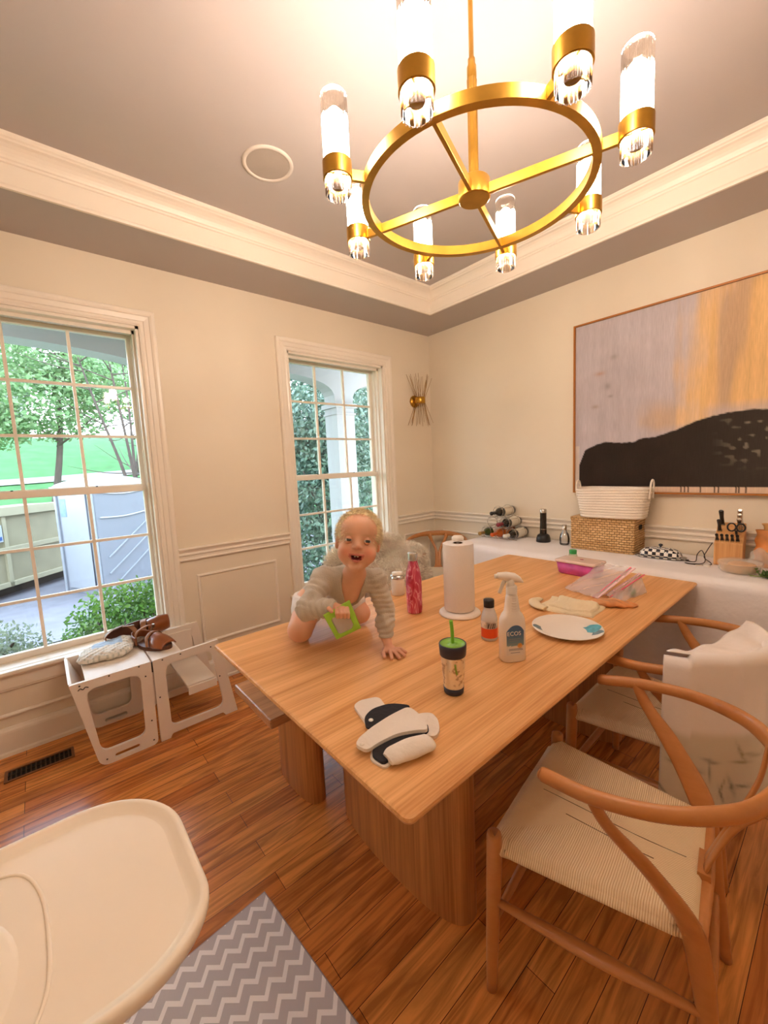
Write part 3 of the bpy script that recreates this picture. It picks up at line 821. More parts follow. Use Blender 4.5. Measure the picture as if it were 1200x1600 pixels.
# ------------------------------------------------------------------ outdoors, seen through the windows
def dk(h, f=.42):
    c = [v * f for v in srgb(h)[:3]]
    return tuple((v * 12.92) if v <= .0031308 else 1.055 * v ** (1 / 2.4) - .055 for v in c)
def ground_z(x, y):
    if y < 3.2: return -.5
    if y < 5.0: return -.5 - .3 * (y - 3.2) / 1.8
    if y < 11: return -.8
    t_ = y - 11
    return -.8 + 5.6 * (1 - math.cos(min(1, t_ / 26) * PI)) / 2 + .15 * math.sin(x * .3) * min(1, t_ / 6)
M_lawn = mat('lawn_green', dk('62b060'), rough=.9, var=.25, vscale=1.5, bump=.3, bscale=8)
g = MB(); g.grid(lambda u, v: ((u - .4) * 90, .26 + (v ** 1.7) * 60, ground_z((u - .4) * 90, .26 + (v ** 1.7) * 60)), 40, 60)
o = struct('ground', g, M_lawn)
dr = MB(); dr.grid(lambda u, v: (-9 + 14 * u, 3.5 + 7.2 * v, ground_z(0, 3.5 + 7.2 * v) + .02), 6, 30)
struct('driveway', dr, mat('asphalt', dk('9a9aa2'), rough=.85, var=.12, vscale=4, bump=.2))
pth = MB(); pth.grid(lambda u, v: (-14 + 24 * u, 22.0 + .8 * v + u * 1.2, ground_z(-14 + 24 * u, 22.0 + .8 * v + u * 1.2) + .06), 30, 2)
struct('path', pth, mat('concrete_pale', dk('d8d6d0'), rough=.8))
# porch: soffit, arched beam, posts
M_porch = mat('porch_paint', dk('dfe0e0'), rough=.6, var=.02)
struct('porch_roof', MB().box(-5.5, 1.6, .24, 2.1, 2.86, 3.0), M_porch)
def arch_pts(xa, xb, zs, zc, n=20):
    P = []
    for i in range(n + 1):
        a = PI * (1 - i / n); P.append(((xa + xb) / 2 + (xb - xa) / 2 * math.cos(a), zs + (zc - zs) * math.sin(a) ** .55))
    return P
bm_ = MB(); outline = [(-5.6, 2.86), (-5.6, 2.20)]
for xa, xb in ((-5.35, -3.55), (-3.29, -2.04 + .0), (-1.78, -.29), (-.03, 1.45)): outline += arch_pts(xa, xb, 2.20, 2.50)
outline += [(1.6, 2.20), (1.6, 2.86)]
# the long bay in front of the left window
outline = [(-5.6, 2.86), (-5.6, 2.20)] + arch_pts(-5.3, -2.04, 2.20, 2.52) + arch_pts(-1.78, -.29, 2.20, 2.50) + arch_pts(-.03, 1.45, 2.20, 2.50) + [(1.6, 2.20), (1.6, 2.86)]
bm_.prism(outline, [], 1.27, 1.49, XZ); bm_.box(-5.6, 1.6, 1.235, 1.27, 2.62, 2.68)
struct('porch_beam', bm_, M_porch)
for x0 in (-.29, -2.04):
    p_ = MB(); p_.box(x0, x0 + .26, 1.25, 1.51, -.55, 2.21); p_.box(x0 - .03, x0 + .29, 1.22, 1.54, 2.16, 2.21); p_.box(x0 - .015, x0 + .275, 1.235, 1.525, 2.08, 2.10)
    struct('porch_column', p_, M_porch)
# portable toilet
t = thing('portable_toilet', 'grey portable toilet cabin with a white roof standing on the drive', 'portable toilet', (-2.33, 6.45, -.8), math.radians(27))
M_pt = mat('toilet_grey', dk('aeb4be'), rough=.45, var=.03); M_ptl = mat('toilet_light', dk('cfd6de'), rough=.4, var=.03)
b_ = MB(); b_.box(0, 1.15, 0, 1.15, 0, 2.14); obj('cabin', b_, M_pt, t, bevel=.03)
d_ = MB(); d_.box(-.03, 0, .16, 1.0, .12, 2.0); d_.box(-.04, 0, .0, .06, 0, 2.1); d_.box(-.04, 0, 1.09, 1.15, 0, 2.1); obj('door', d_, M_ptl, t, bevel=.01)
s_ = MB(); s_.tube([(-.035, .17, .15), (-.035, .17, 1.0), (-.035, .17, 1.98)], .012, n=6); obj('door_seam', s_, mat('seam_dark', dk('5a606a'), rough=.6), t)
s_ = MB(); s_.box(-.036, -.03, .80, .98, 1.55, 1.90); obj('notice_sticker', s_, mat('sticker_blue', dk('9fc4e6'), rough=.4, var=.2, vscale=12), t)
for k, (za, zb) in enumerate(((.10, .88), (.42, 1.2), (.74, 1.42))):
    r_ = MB(); x0_, x1_ = .12 + .02 * k, 1.02; r_.beam((x0_, -.012, za), (x1_, -.012, za + (x1_ - x0_) * .72), .02, .03, up=(0, 1, 0)); obj('rib', r_, M_ptl, t)
r_ = MB(); r_.tube([(.08, -.01, 1.52), (.55, -.012, 1.50), (1.08, -.01, 1.56)], .016, n=8, sub=4); r_.tube([(.08, -.01, 2.0), (.55, -.012, 1.95), (1.08, -.01, 2.0)], .014, n=8, sub=4); obj('moulded_line', r_, mat('toilet_edge', dk('eef2f6'), rough=.4), t)
r_ = MB(); r_.grid(lambda u, v: (-.06 + 1.27 * u, -.06 + 1.27 * v, 2.13 + .20 * (math.sin(PI * u) ** .4) * (math.sin(PI * v) ** .4)), 20, 20); r_.box(-.06, 1.21, -.06, 1.21, 2.08, 2.14)
obj('roof', r_, mat('toilet_roof', dk('f4f6f8'), rough=.4), t)
# dumpster
t = thing('dumpster', 'beige steel roll-off dumpster behind the portable toilet', 'dumpster', (-4.75, 6.75, -.8), math.radians(47))
M_dm = mat('dumpster_beige', dk('bdb592'), rough=.6, var=.12, vscale=3, bump=.15, bscale=12); M_dl = mat('dumpster_rail', dk('d3cca8'), rough=.55, var=.06)
b_ = MB(); b_.box(0, 4.2, 0, 2.2, .25, 1.72); obj('body', b_, M_dm, t)
b_ = MB(); b_.box(-.03, 4.23, -.08, .04, 1.62, 1.80); b_.box(-.03, 4.23, -.05, .02, .24, .34); b_.box(-.03, 4.23, -.06, .02, .92, 1.02); obj('side_rail', b_, M_dl, t, bevel=.01)
for x_ in (.03, 1.5, 3.0, 4.1): b_ = MB(); b_.box(x_, x_ + .08, -.05, .01, .25, 1.7); obj('upright', b_, M_dl, t)
b_ = MB(); b_.box(.3, 3.9, .3, 1.9, 0.02, .25); obj('undercarriage', b_, mat('dumpster_under', dk('3a3832'), rough=.8), t)
sg = MB(); sg.box(1.02, 1.46, -.07, -.055, 1.14, 1.46); s_ = obj('sign', sg, mat('sign_white', dk('dde8f4'), rough=.4, var=.02), t)
s2 = MB(); s2.box(1.04, 1.44, -.074, -.07, 1.17, 1.24); obj('sign_stripe', s2, mat('sign_blue', dk('3f72c0'), rough=.4), s_)
s2 = MB(); s2.prism([(1.08, 1.30), (1.24, 1.42), (1.40, 1.28), (1.30, 1.30), (1.24, 1.36), (1.16, 1.30)], [], -.074, -.07, Matrix(((1, 0, 0, 0), (0, 0, 1, 0), (0, 1, 0, 0), (0, 0, 0, 1)))); obj('sign_emblem', s2, mat('sign_red', dk('a04a50'), rough=.4), s_)
# foliage
def leaf_mat(name, c1, c2, rough=.5, tr=.35):
    if name in MATS: return MATS[name]
    m, nt, b = new_mat(name)
    no = N(nt, 'ShaderNodeTexNoise'); no.inputs['Scale'].default_value = 3.5; no.inputs['Detail'].default_value = 5
    nt.links.new(coords(nt), no.inputs['Vector'])
    r = N(nt, 'ShaderNodeValToRGB'); r.color_ramp.elements[0].position = .35; r.color_ramp.elements[1].position = .65
    r.color_ramp.elements[0].color = srgb(c1); r.color_ramp.elements[1].color = srgb(c2)
    nt.links.new(no.outputs['Fac'], r.inputs[0]); nt.links.new(r.outputs[0], b.inputs['Base Color']); b.inputs['Roughness'].default_value = rough
    tl = N(nt, 'ShaderNodeBsdfTranslucent'); nt.links.new(r.outputs[0], tl.inputs[0])
    mx = N(nt, 'ShaderNodeMixShader'); mx.inputs[0].default_value = tr
    nt.links.new(b.outputs[0], mx.inputs[1]); nt.links.new(tl.outputs[0], mx.inputs[2]); nt.links.new(mx.outputs[0], nt.nodes['Material Output'].inputs['Surface'])
    MATS[name] = m; return m
M_l1 = leaf_mat('leaf_spring', dk('86c070'), dk('c8eeb0')); M_l2 = leaf_mat('leaf_box', dk('4f8f34'), dk('9ad45c')); M_l3 = leaf_mat('leaf_dark', dk('44705a'), dk('a8ccb0'), tr=.15); M_l4 = leaf_mat('leaf_pale', dk('8fa684'), dk('d6e2c4'))
M_bark = mat('bark', dk('6f6258'), rough=.9, var=.2, vscale=10, bump=.4)
def blob_points(n, blobs):
    out = []
    w_ = np.array([b[1][0] * b[1][1] * b[1][2] for b in blobs]) ** .67; w_ /= w_.sum()
    for (c_, r_), q in zip(blobs, w_):
        k_ = max(4, int(n * q)); d = rng.normal(0, 1, (k_, 3)); d /= np.linalg.norm(d, axis=1)[:, None]
        out.append(np.array(c_) + d * np.array(r_) * rng.uniform(.45, 1.05, (k_, 1)))
    return np.concatenate(out)
def bush(name, label, loc, blobs, n, size, m, core=None, cat='shrub', group=None):
    t = thing(name, label, cat, loc, group=group)
    P = blob_points(n, blobs); V, F = leaves(P, size)
    np_obj('foliage', V, F, m, t, smooth=False)
    st = MB()
    for k in range(7): a = k * .9; st.tube([(0, 0, -.02), (.1 * math.cos(a), .1 * math.sin(a), blobs[0][0][2] * .6), (blobs[0][1][0] * .6 * math.cos(a), blobs[0][1][1] * .6 * math.sin(a), blobs[0][0][2] * 1.2)], .012, n=5, sub=3)
    obj('stems', st, M_bark, t)
    return t
bush('boxwood_shrub', 'bright green clipped shrub right outside the left window', (-2.60, 1.35, -.5), [((0, 0, .62), (.46, .40, .42)), ((-.22, .05, .45), (.28, .3, .4)), ((.18, 0, .6), (.32, .3, .4))], 9000, .022, M_l2)
bush('flowering_shrub', 'pale green loose shrub outside at the lower left of the left window', (-3.75, 1.5, -.5), [((0, 0, .55), (.62, .38, .32))], 7000, .018, M_l4)
t = thing('liriope_clump', 'clump of long arching blades between the two shrubs under the left window', 'ornamental grass', (-3.12, .95, -.5))
n_ = 260; a_ = rng.uniform(0, 2 * PI, n_); V = []; F = []
for k in range(n_):
    a = a_[k]; L_ = rng.uniform(.25, .42); h_ = rng.uniform(.35, .62); c_, s_ = math.cos(a), math.sin(a); wv = Vector((-s_, c_, 0)) * .006
    P = [Vector((c_ * L_ * q * .8, s_ * L_ * q * .8, h_ * math.sin(q * 2.3))) for q in (0, .3, .6, .85, 1.0)]
    o_ = len(V)
    for i, q in enumerate(P): V += [tuple(q - wv * (1 - i / 5)), tuple(q + wv * (1 - i / 5))]
    for i in range(4): F.append((o_ + 2 * i, o_ + 2 * i + 1, o_ + 2 * i + 3, o_ + 2 * i + 2))
obj('blades', MB().add(V, F), leaf_mat('leaf_blade', dk('7f9f70'), dk('c8d8b8')), t, fix=False)
bush('holly_bush', 'dark glossy evergreen bush filling the second window left of the porch post', (.75, 3.3, -.5), [((0, 0, 1.6), (.95, .8, 1.6)), ((-.5, .2, .7), (.7, .6, 1.0)), ((.5, .3, 2.2), (.8, .8, 1.0)), ((-.1, 0, 2.6), (.7, .6, .8))], 14000, .05, M_l3)
bush('holly_bush', 'dark glossy evergreen bush right of the porch post in the second window', (3.2, 4.8, -.75), [((0, 0, 1.8), (1.35, .9, 2.0)), ((.2, .3, 3.2), (1.0, .8, 1.0))], 13000, .05, M_l3)
def tree(name, label, x, y, h, blobs, n, size, m, trunk=.09, stems=1, lean=.15):
    z0 = ground_z(x, y); t = thing(name, label, 'tree', (x, y, z0))
    tr_ = MB()
    for s_ in range(stems):
        a = 2 * PI * s_ / max(1, stems) + .4; sp = (.12 if stems > 1 else 0) 
        top = Vector((math.cos(a) * h * lean, math.sin(a) * h * lean * .6, h))
        P = [Vector((math.cos(a) * sp, math.sin(a) * sp, -.1)), top * .35 + Vector((.1 * math.sin(3 * a), 0, 0)), top * .7, top]
        tr_.tube(P, [trunk, trunk * .8, trunk * .5, trunk * .15], n=8, sub=4)
        for b_ in range(9):
            q = rng.uniform(.35, .95); s0 = top * q; aa = rng.uniform(0, 2 * PI); L_ = h * rng.uniform(.14, .32)
            e_ = s0 + Vector((math.cos(aa) * L_, math.sin(aa) * L_, L_ * rng.uniform(.1, .7)))
            tr_.tube([s0, (s0 + e_) / 2 + Vector((0, 0, -.05 * L_)), e_], [trunk * .35, trunk * .22, trunk * .06], n=5, sub=3)
    obj('trunk', tr_, M_bark, t)
    P = blob_points(n, blobs); V, F = leaves(P, size, flat=.3); np_obj('foliage', V, F, m, t, smooth=False)
    return t
tree('maple_tree', 'wide bright spring tree on the lawn behind the dumpster', -2.6, 19.5, 7.0, [((0, 0, 4.2), (2.9, 2.2, 1.5)), ((-1.8, 0, 3.2), (1.6, 1.4, .9)), ((1.8, 0, 5.2), (1.8, 1.5, 1.2)), ((.4, 0, 6.2), (2, 1.5, 1.1))], 9000, .12, M_l1, .14)
tree('maple_tree', 'tall thinly leaved tree on the slope right of the wide spring tree', 1.2, 23, 9.5, [((0, 0, 5.2), (2.4, 2.0, 1.6)), ((1.2, 0, 3.4), (1.8, 1.4, 1.0)), ((-.8, 0, 7.6), (2.2, 2, 1.4))], 7000, .12, M_l1, .16)
tree('oak_tree', 'far tree at the top of the lawn near the white house', -6.5, 33, 11, [((0, 0, 7), (3.4, 2.6, 3.2)), ((3.0, 0, 4.5), (2.2, 2, 1.6))], 6500, .16, M_l1, .22)
tree('oak_tree', 'far tree at the top of the lawn at the right side of the left window', 3.6, 35, 12, [((0, 0, 7.4), (3.4, 2.6, 3.4)), ((-2.6, 0, 5), (2.2, 2, 2.0))], 6500, .16, M_l1, .24)
tree('crape_myrtle', 'bare many-stemmed young tree rising behind the portable toilet', -.75, 10.5, 6.2, [((0, 0, 5.6), (1.8, 1.4, .9))], 500, .06, M_l1, .055, 5, .22)
tree('conifer_tree', 'dark bushy tree in the distance left of the porch post in the second window', 6.5, 13, 7.5, [((0, 0, 4.2), (2.2, 1.8, 3.2)), ((-1.0, 0, 1.6), (1.6, 1.4, 1.2))], 5200, .14, M_l3, .16)
tree('conifer_tree', 'dark bushy tree in the distance beyond the evergreen right of the porch post', 13, 17, 9.5, [((0, 0, 5), (3.0, 2.4, 4.2))], 5200, .17, M_l3, .18)
# far house
t = thing('house', 'far white house with paned windows at the top of the lawn', 'house', (-7.6, 40, ground_z(-7.6, 40) - .2))
b_ = MB(); b_.box(-3, 4.5, 0, 6, 0, 4.4); obj('wall', b_, mat('siding_white', dk('e6e6e2'), rough=.7), t)
r_ = MB(); r_.add([(-3.4, -.4, 4.3), (4.9, -.4, 4.3), (4.9, 6.4, 4.3), (-3.4, 6.4, 4.3), (-3.4, 3, 6.4), (4.9, 3, 6.4)], [(0, 1, 5, 4), (2, 3, 4, 5), (0, 4, 3), (1, 2, 5), (0, 3, 2, 1)]); obj('roof', r_, mat('shingles', dk('8d8f94'), rough=.9), t)
for i in range(4):
    w_ = MB(); x_ = -2.2 + i * 1.7; w_.box(x_, x_ + 1.0, -.06, .02, 1.2, 2.9); ww = obj('window', w_, mat('dark_pane', dk('7c8a98'), rough=.2), t)
    q = MB()
    for k in range(4): q.box(x_ + k * .333 - .02, x_ + k * .333 + .02, -.09, -.05, 1.2, 2.9)
    for k in range(5): q.box(x_, x_ + 1.0, -.09, -.05, 1.2 + k * .425 - .02, 1.2 + k * .425 + .02)
    obj('window_grid', q, M_porch, ww)
# ------------------------------------------------------------------ painting on the right wall
t = thing('abstract_painting', 'large framed abstract painting of a black hill under grey and gold', 'painting', (0, -2.46, 1.166))
PW = 1.0; PHH = 1.20    # half width, height; left edge of the canvas at y=+PW locally
NU, NV = 320, 190
def hill(u):
    X_ = [0, .035, .06, .10, .16, .20, .215, .26, .32, .36, .40, .44, .50, .56, .62, .70, .80, .9, 1.0]
    Y_ = [.10, .255, .275, .295, .285, .285, .30, .305, .335, .365, .385, .395, .40, .385, .36, .33, .44, .40, .42]
    return np.interp(u, X_, Y_)
uu, vv = np.meshgrid(np.linspace(0, 1, NU + 1), np.linspace(0, 1, NV + 1))
def sm(x, a, b): t_ = np.clip((x - a) / (b - a), 0, 1); return t_ * t_ * (3 - 2 * t_)
def vnoise(u, v, su, sv, seed):
    r = np.random.default_rng(seed); G = r.uniform(0, 1, (int(sv) + 3, int(su) + 3)); x = u * su; y = v * sv
    i = x.astype(int); j = y.astype(int); fx = x - i; fy = y - j; fx = fx * fx * (3 - 2 * fx); fy = fy * fy * (3 - 2 * fy)
    return (G[j, i] * (1 - fx) + G[j, i + 1] * fx) * (1 - fy) + (G[j + 1, i] * (1 - fx) + G[j + 1, i + 1] * fx) * fy
def L3(c): return np.array(srgb(c)[:3])
streak = .6 * vnoise(uu, vv, 60, 3, 1) + .4 * vnoise(uu, vv, 140, 5, 2)
cloud = .5 * vnoise(uu, vv, 9, 7, 3) + .5 * vnoise(uu, vv, 22, 18, 4)
grey = L3('c0b6ba')[None, None] * (1 - .22 * (streak - .5))[..., None] * (1 - .12 * (cloud - .5))[..., None]
gold = (L3('e6bc84') )[None, None] * (1 - .25 * (streak - .5))[..., None]
gold = gold * (1 - sm(vnoise(uu, vv, 30, 2.5, 8), .45, .8) * .7)[..., None] + L3('b59a86')[None, None] * (sm(vnoise(uu, vv, 30, 2.5, 8), .45, .8) * .7)[..., None]
edge = .30 + .08 * (vv - .5) + .04 * (cloud - .5) - .08 * sm(vv, .85, 1.0) * 0
gm = sm(uu + .07 * (streak - .5) + .05 * (vnoise(uu, vv, 26, 6, 9) - .5), edge - .03, edge + .11)
gm = np.maximum(gm, sm(vv, .30, .38) * (1 - sm(vv, .40, .54)) * sm(uu + .05 * (cloud - .5), .20, .27) * (1 - sm(uu, .34, .42)) * .8)
gm = gm * (1 - .6 * sm(.46 - vv, 0, .06) * sm(uu, .36, .42))
C = grey * (1 - gm[..., None]) + gold * gm[..., None]
for (a, b, ra, rb, col_) in ((.085, .70, .016, .012, 'b98a6a'), (.11, .62, .01, .02, '8f8682'), (.13, .78, .012, .015, '9a918c'), (.07, .51, .012, .01, 'a08a78'), (.12, .56, .008, .008, '8a807c')):
    q = np.exp(-((uu - a) / ra) ** 2 - ((vv - b) / rb) ** 2)[..., None] * .6; C = C * (1 - q) + L3(col_) * q
hz = hill(uu) + .004 * (vnoise(uu, vv * 0, 120, 1, 5) - .5)
hm = sm(hz - vv, -.003, .003)
dark = L3('2c221c')[None, None] * (1 + .5 * (cloud - .5))[..., None] + (sm(uu, .22, .6) * L3('4a4030')[0] * .35)[..., None] * np.array([1., .92, .75])
fl = sm(vnoise(uu, vv, 70, 50, 6), .72, .85) * sm(uu, .40, .50) * sm(vv, .10, .2) * (1 - sm(uu, .62, .72)) * .5
dark = dark * (1 - fl[..., None]) + L3('9a8c78') * fl[..., None]
C = C * (1 - hm[..., None]) + dark * hm[..., None]
bot = 1 - sm(vv, .026, .030); C = C * (1 - bot[..., None]) + L3('d8bda4') * bot[..., None]
lft = 1 - sm(uu, .012, .016); C = C * (1 - lft[..., None] * (vv < .28)[..., None]) + L3('cfc4bc') * (lft * (vv < .28))[..., None]
for q in (.335, .343, .352, .385, .42, .427, .47, .476, .49): 
    m_ = (np.abs(uu - q) < .0018) & (vv < .030); C[m_] = L3('3a1c14')
V = np.stack([np.full(uu.size, -.030), PW - .012 - uu.ravel() * (2 * PW - .024), .012 + vv.ravel() * (PHH - .024)], 1)
i, j = np.meshgrid(np.arange(NU), np.arange(NV)); a = (j * (NU + 1) + i).ravel()
F = np.stack([a, a + 1, a + NU + 2, a + NU + 1], 1)[:, ::-1]
M_pt_ = vcol_mat('painted_canvas', rough=.7, spec=.15, bump=.25, bscale=150, noise=.10, nscale=(1, 160, 14))
cv = np_obj('canvas', V, F, M_pt_, t, colors=np.concatenate([C.reshape(-1, 3), np.ones((uu.size, 1))], 1))
b_ = MB(); b_.box(-.029, -.002, -PW + .01, PW - .01, .01, PHH - .01); obj('stretcher_panel', b_, mat('canvas_back', 'b9a58c', rough=.9), t)
fr = MB()
for (y0, y1, z0, z1) in ((-PW, PW, 0, .010), (-PW, PW, PHH - .010, PHH), (-PW, -PW + .010, 0.01, PHH - .01), (PW - .010, PW, 0.01, PHH - .01)): fr.box(-.045, -.001, y0, y1, z0, z1)
obj('frame', fr, mat('frame_gold_wood', 'b06a22', rough=.4), t)

# ------------------------------------------------------------------ cloth-covered folding table along the right wall
SZ = .785
t = thing('folding_table', 'narrow folding table under the white cloth along the painting wall', 'table', (-.29, -2.11, 0))
b_ = MB(); b_.box(-.245, .245, -1.38, 1.38, SZ - .045, SZ - .012); obj('table_top', b_, mat('table_plastic', 'cfc8bc', rough=.6), t, bevel=.01)
for sy in (-1.2, 1.2):
    for sx in (-.2, .2): l = MB(); l.tube([(sx, sy, 0), (sx, sy, SZ - .045)], .013, n=10); obj('leg', l, mat('table_steel', '77777a', rough=.4, metal=.8), t)
cl = MB()
y0_, y1_ = -3.47, -.75
def clo(u, v):
    # u along the wall, v: back edge -> front edge -> floor hem
    y = y1_ + (y0_ - y1_) * u; top = .555 - .02
    if v < .35:
        q = v / .35; x = -.012 - q * .535; z = SZ - .0022 + .0010 * math.sin(y * 23) * math.sin(q * 9)
        if q > .96: z -= .004
        return (x, y, z)
    q = (v - .35) / .65; dn = q * (SZ - .03)
    fold = .016 * math.sin(y * 9.5 + 1.2 * math.sin(y * 3)) + .010 * math.sin(y * 21 + 1) + .012 * math.sin(y * 4.1 + 2)
    return (-.551 - .010 - fold * q ** .8 * 1.2 - .012 * min(1, q * 5), y + .008 * math.sin(y * 12) * q, SZ - .008 - dn)
cl.grid(clo, 260, 46)
# end drop by the corner
def end(u, v):
    x = -.012 - u * .549; dn = v * (SZ - .05)
    return (x - .02 * v * u + 0, y1_ + .004 + .02 * math.sin(x * 26) * v + .03 * v, SZ - .002 - dn)
cl.grid(end, 30, 20)
o = single('tablecloth', cl, mat('cloth_white', 'f2ecea', rough=.85, bump=.25, bscale=35, var=.02), 'white cloth hanging to the floor over the table under the painting', 'tablecloth', (-.29, -2.05, 0), fix=False)
solid(o, .0015, 1)

# wine rack with bottles
t = thing('wine_rack', 'chrome wire wine rack of three tiers holding bottles on the white cloth', 'wine rack', (-.155, -.925, SZ))
M_wire = mat('chrome_wire', 'c9bfb4', rough=.2, metal=1.0)
slots = [(-.15, .052), (-.05, .052), (.05, .052), (.15, .052)]
rk = MB()
tiers = [[-.12, -.0, .12], [-.06, .06], [0]]
SL = []
for k, row in enumerate(tiers):
    for yy in row: SL.append((yy, .050 + k * .088))
for (yy, zz) in SL:
    for xx in (-.07, .07):
        P = [(xx, yy + .047 * math.cos(a), zz + .047 * math.sin(a)) for a in [2 * PI * q / 16 for q in range(16)]]
        w_ = MB(); w_.tube(P, .0022, n=6, closed=True); obj('wire_loop', w_, M_wire, t)
    w_ = MB()
    for a in (.6, 2.5, 4.0, 5.4): w_.tube([(-.07, yy + .047 * math.cos(a), zz + .047 * math.sin(a)), (.07, yy + .047 * math.cos(a), zz + .047 * math.sin(a))], .0018, n=5)
    obj('cross_wire', w_, M_wire, t)
w_ = MB()
for xx in (-.07, .07): w_.tube([(xx, -.17, .003), (xx, .17, .003)], .0025, n=6)
obj('foot_rail', w_, M_wire, t)
def bottle(label, yy, zz, glass, foil, lab, dx=0., tilt=0.):
    b = thing('wine_bottle', label, 'bottle', (-.155 + dx, -.925 + yy, SZ + zz - .0045), 0, 'wine bottles in the wire rack')
    Mx = Matrix.Rotation(-PI / 2, 4, 'Y')       # neck towards the room (-x)
    body = MB(); body.lathe([(.0005, -.14), (.030, -.14), (.0375, -.135), (.0375, .045), (.034, .062), (.024, .082), (.0155, .096), (.0140, .100), (.0140, .115)], n=28, M=Mx); obj('bottle_body', body, glass, b)
    nk = MB(); nk.lathe([(.0148, .108), (.0146, .155), (.0160, .157), (.0160, .167), (.0005, .168)], n=20, M=Mx); obj('neck_foil', nk, foil, b)
    lb = MB(); lb.lathe([(.0380, -.105), (.0380, .020)], n=28, M=Mx); obj('bottle_label', lb, lab, b)
    return b
G1 = mat('bottle_glass_dark', '15120e', rough=.08, spec=.8, coat=.6); G2 = mat('bottle_glass_green', '3a4a1c', rough=.08, coat=.6); G3 = mat('bottle_rose', 'cc6a2c', rough=.1, coat=.6)
Wl = mat('label_cream', 'e0d6c4', rough=.7, var=.06)
bottle('dark wine bottle with a black cap alone on the top tier of the rack', 0, .226, G1, mat('foil_black', '1c1614', rough=.3), Wl)
bottle('dark wine bottle with a red cap on the middle tier of the rack', -.06, .138, G1, mat('foil_red', '8a1c2c', rough=.3), Wl)
bottle('orange rose bottle in the middle of the lowest tier of the rack', 0, .050, G3, mat('foil_orange', 'd8601c', rough=.4), mat('label_orange', 'd9853c', rough=.6))
bottle('dark wine bottle with a white cap at the right of the lowest tier', -.12, .050, G1, mat('foil_white', 'e2dccf', rough=.4), Wl)
bottle('green wine bottle with a gold capped neck at the left of the lowest tier', .12, .050, G2, mat('foil_gold', 'b08a4a', rough=.3, metal=.5), Wl)

t = thing('electric_corkscrew', 'black upright corkscrew on its round charging base beside the wine rack', 'corkscrew', (-.135, -1.272, SZ))
b_ = MB(); b_.lathe([(.0005, 0), (.052, 0), (.054, .006), (.052, .03), (.044, .052), (.030, .062), (.0005, .064)], n=36); obj('charging_base', b_, M_black, t)
b_ = MB(); b_.lathe([(.026, .05), (.0255, .12), (.0245, .145), (.0245, .228)], n=28); obj('body', b_, mat('glossy_black', '1a1512', rough=.12, coat=.5), t)
b_ = MB(); b_.lathe([(.0255, .228), (.0255, .252), (.021, .257), (.0005, .258)], n=28); obj('chrome_collar', b_, M_steel, t)
b_ = MB(); b_.lathe([(.0262, .098), (.0262, .102)], n=28); obj('ring_mark', b_, M_steel, t)
t = thing('glass_bottle', 'small clear glass bottle with a metal collar between corkscrew and wicker box', 'bottle', (-.16, -1.452, SZ))
b_ = MB(); b_.lathe([(.0005, .001), (.030, .001), (.034, .008), (.035, .05), (.028, .082), (.015, .10), (.014, .125)], n=28); obj('glass', b_, clear('clear_jar', gloss=.25), t)
b_ = MB(); b_.lathe([(.0155, .112), (.0155, .150), (.0005, .151)], n=20); obj('collar', b_, M_steel, t)

# wicker box and rope basket
def weave_mat(name, c1, c2, axis_h='z', s=.016):
    if name in MATS: return MATS[name]
    m, nt, b = new_mat(name)
    br = N(nt, 'ShaderNodeTexBrick'); br.offset = .5; br.inputs['Scale'].default_value = 1; br.inputs['Brick Width'].default_value = .030; br.inputs['Row Height'].default_value = s
    br.inputs['Mortar Size'].default_value = .0022; br.inputs['Mortar Smooth'].default_value = .9
    br.inputs['Color1'].default_value = srgb(c1); br.inputs['Color2'].default_value = srgb(c2); br.inputs['Mortar'].default_value = srgb('6a4420')
    tc = N(nt, 'ShaderNodeTexCoord'); sp = N(nt, 'ShaderNodeSeparateXYZ'); nt.links.new(tc.outputs['Object'], sp.inputs[0])
    ad = N(nt, 'ShaderNodeMath', operation='ADD'); nt.links.new(sp.outputs['X'], ad.inputs[0]); nt.links.new(sp.outputs['Y'], ad.inputs[1])
    cb = N(nt, 'ShaderNodeCombineXYZ'); nt.links.new(ad.outputs[0], cb.inputs[0]); nt.links.new(sp.outputs['Z'], cb.inputs[1])
    no = N(nt, 'ShaderNodeTexNoise'); no.inputs['Scale'].default_value = 30; nt.links.new(cb.outputs[0], no.inputs['Vector'])
    va = N(nt, 'ShaderNodeVectorMath', operation='MULTIPLY_ADD'); va.inputs[1].default_value = (.012, .008, 0); nt.links.new(no.outputs['Color'], va.inputs[0]); nt.links.new(cb.outputs[0], va.inputs[2])
    nt.links.new(va.outputs[0], br.inputs['Vector']); nt.links.new(br.outputs['Color'], b.inputs['Base Color']); b.inputs['Roughness'].default_value = .7
    iv = N(nt, 'ShaderNodeMath', operation='SUBTRACT'); iv.inputs[0].default_value = 1; nt.links.new(br.outputs['Fac'], iv.inputs[1])
    bp = N(nt, 'ShaderNodeBump'); bp.inputs['Strength'].default_value = .9; bp.inputs['Distance'].default_value = .006
    nt.links.new(iv.outputs[0], bp.inputs['Height']); nt.links.new(bp.outputs[0], b.inputs['Normal'])
    MATS[name] = m; return m
t = thing('wicker_box', 'tan woven seagrass box under the white rope basket', 'box', (-.125, -1.735, SZ), math.radians(2))
bx, by, bh = .115, .200, .228
b_ = MB(); seg = 5
pts = rrect(-bx, bx, -by, by, .012, 3)
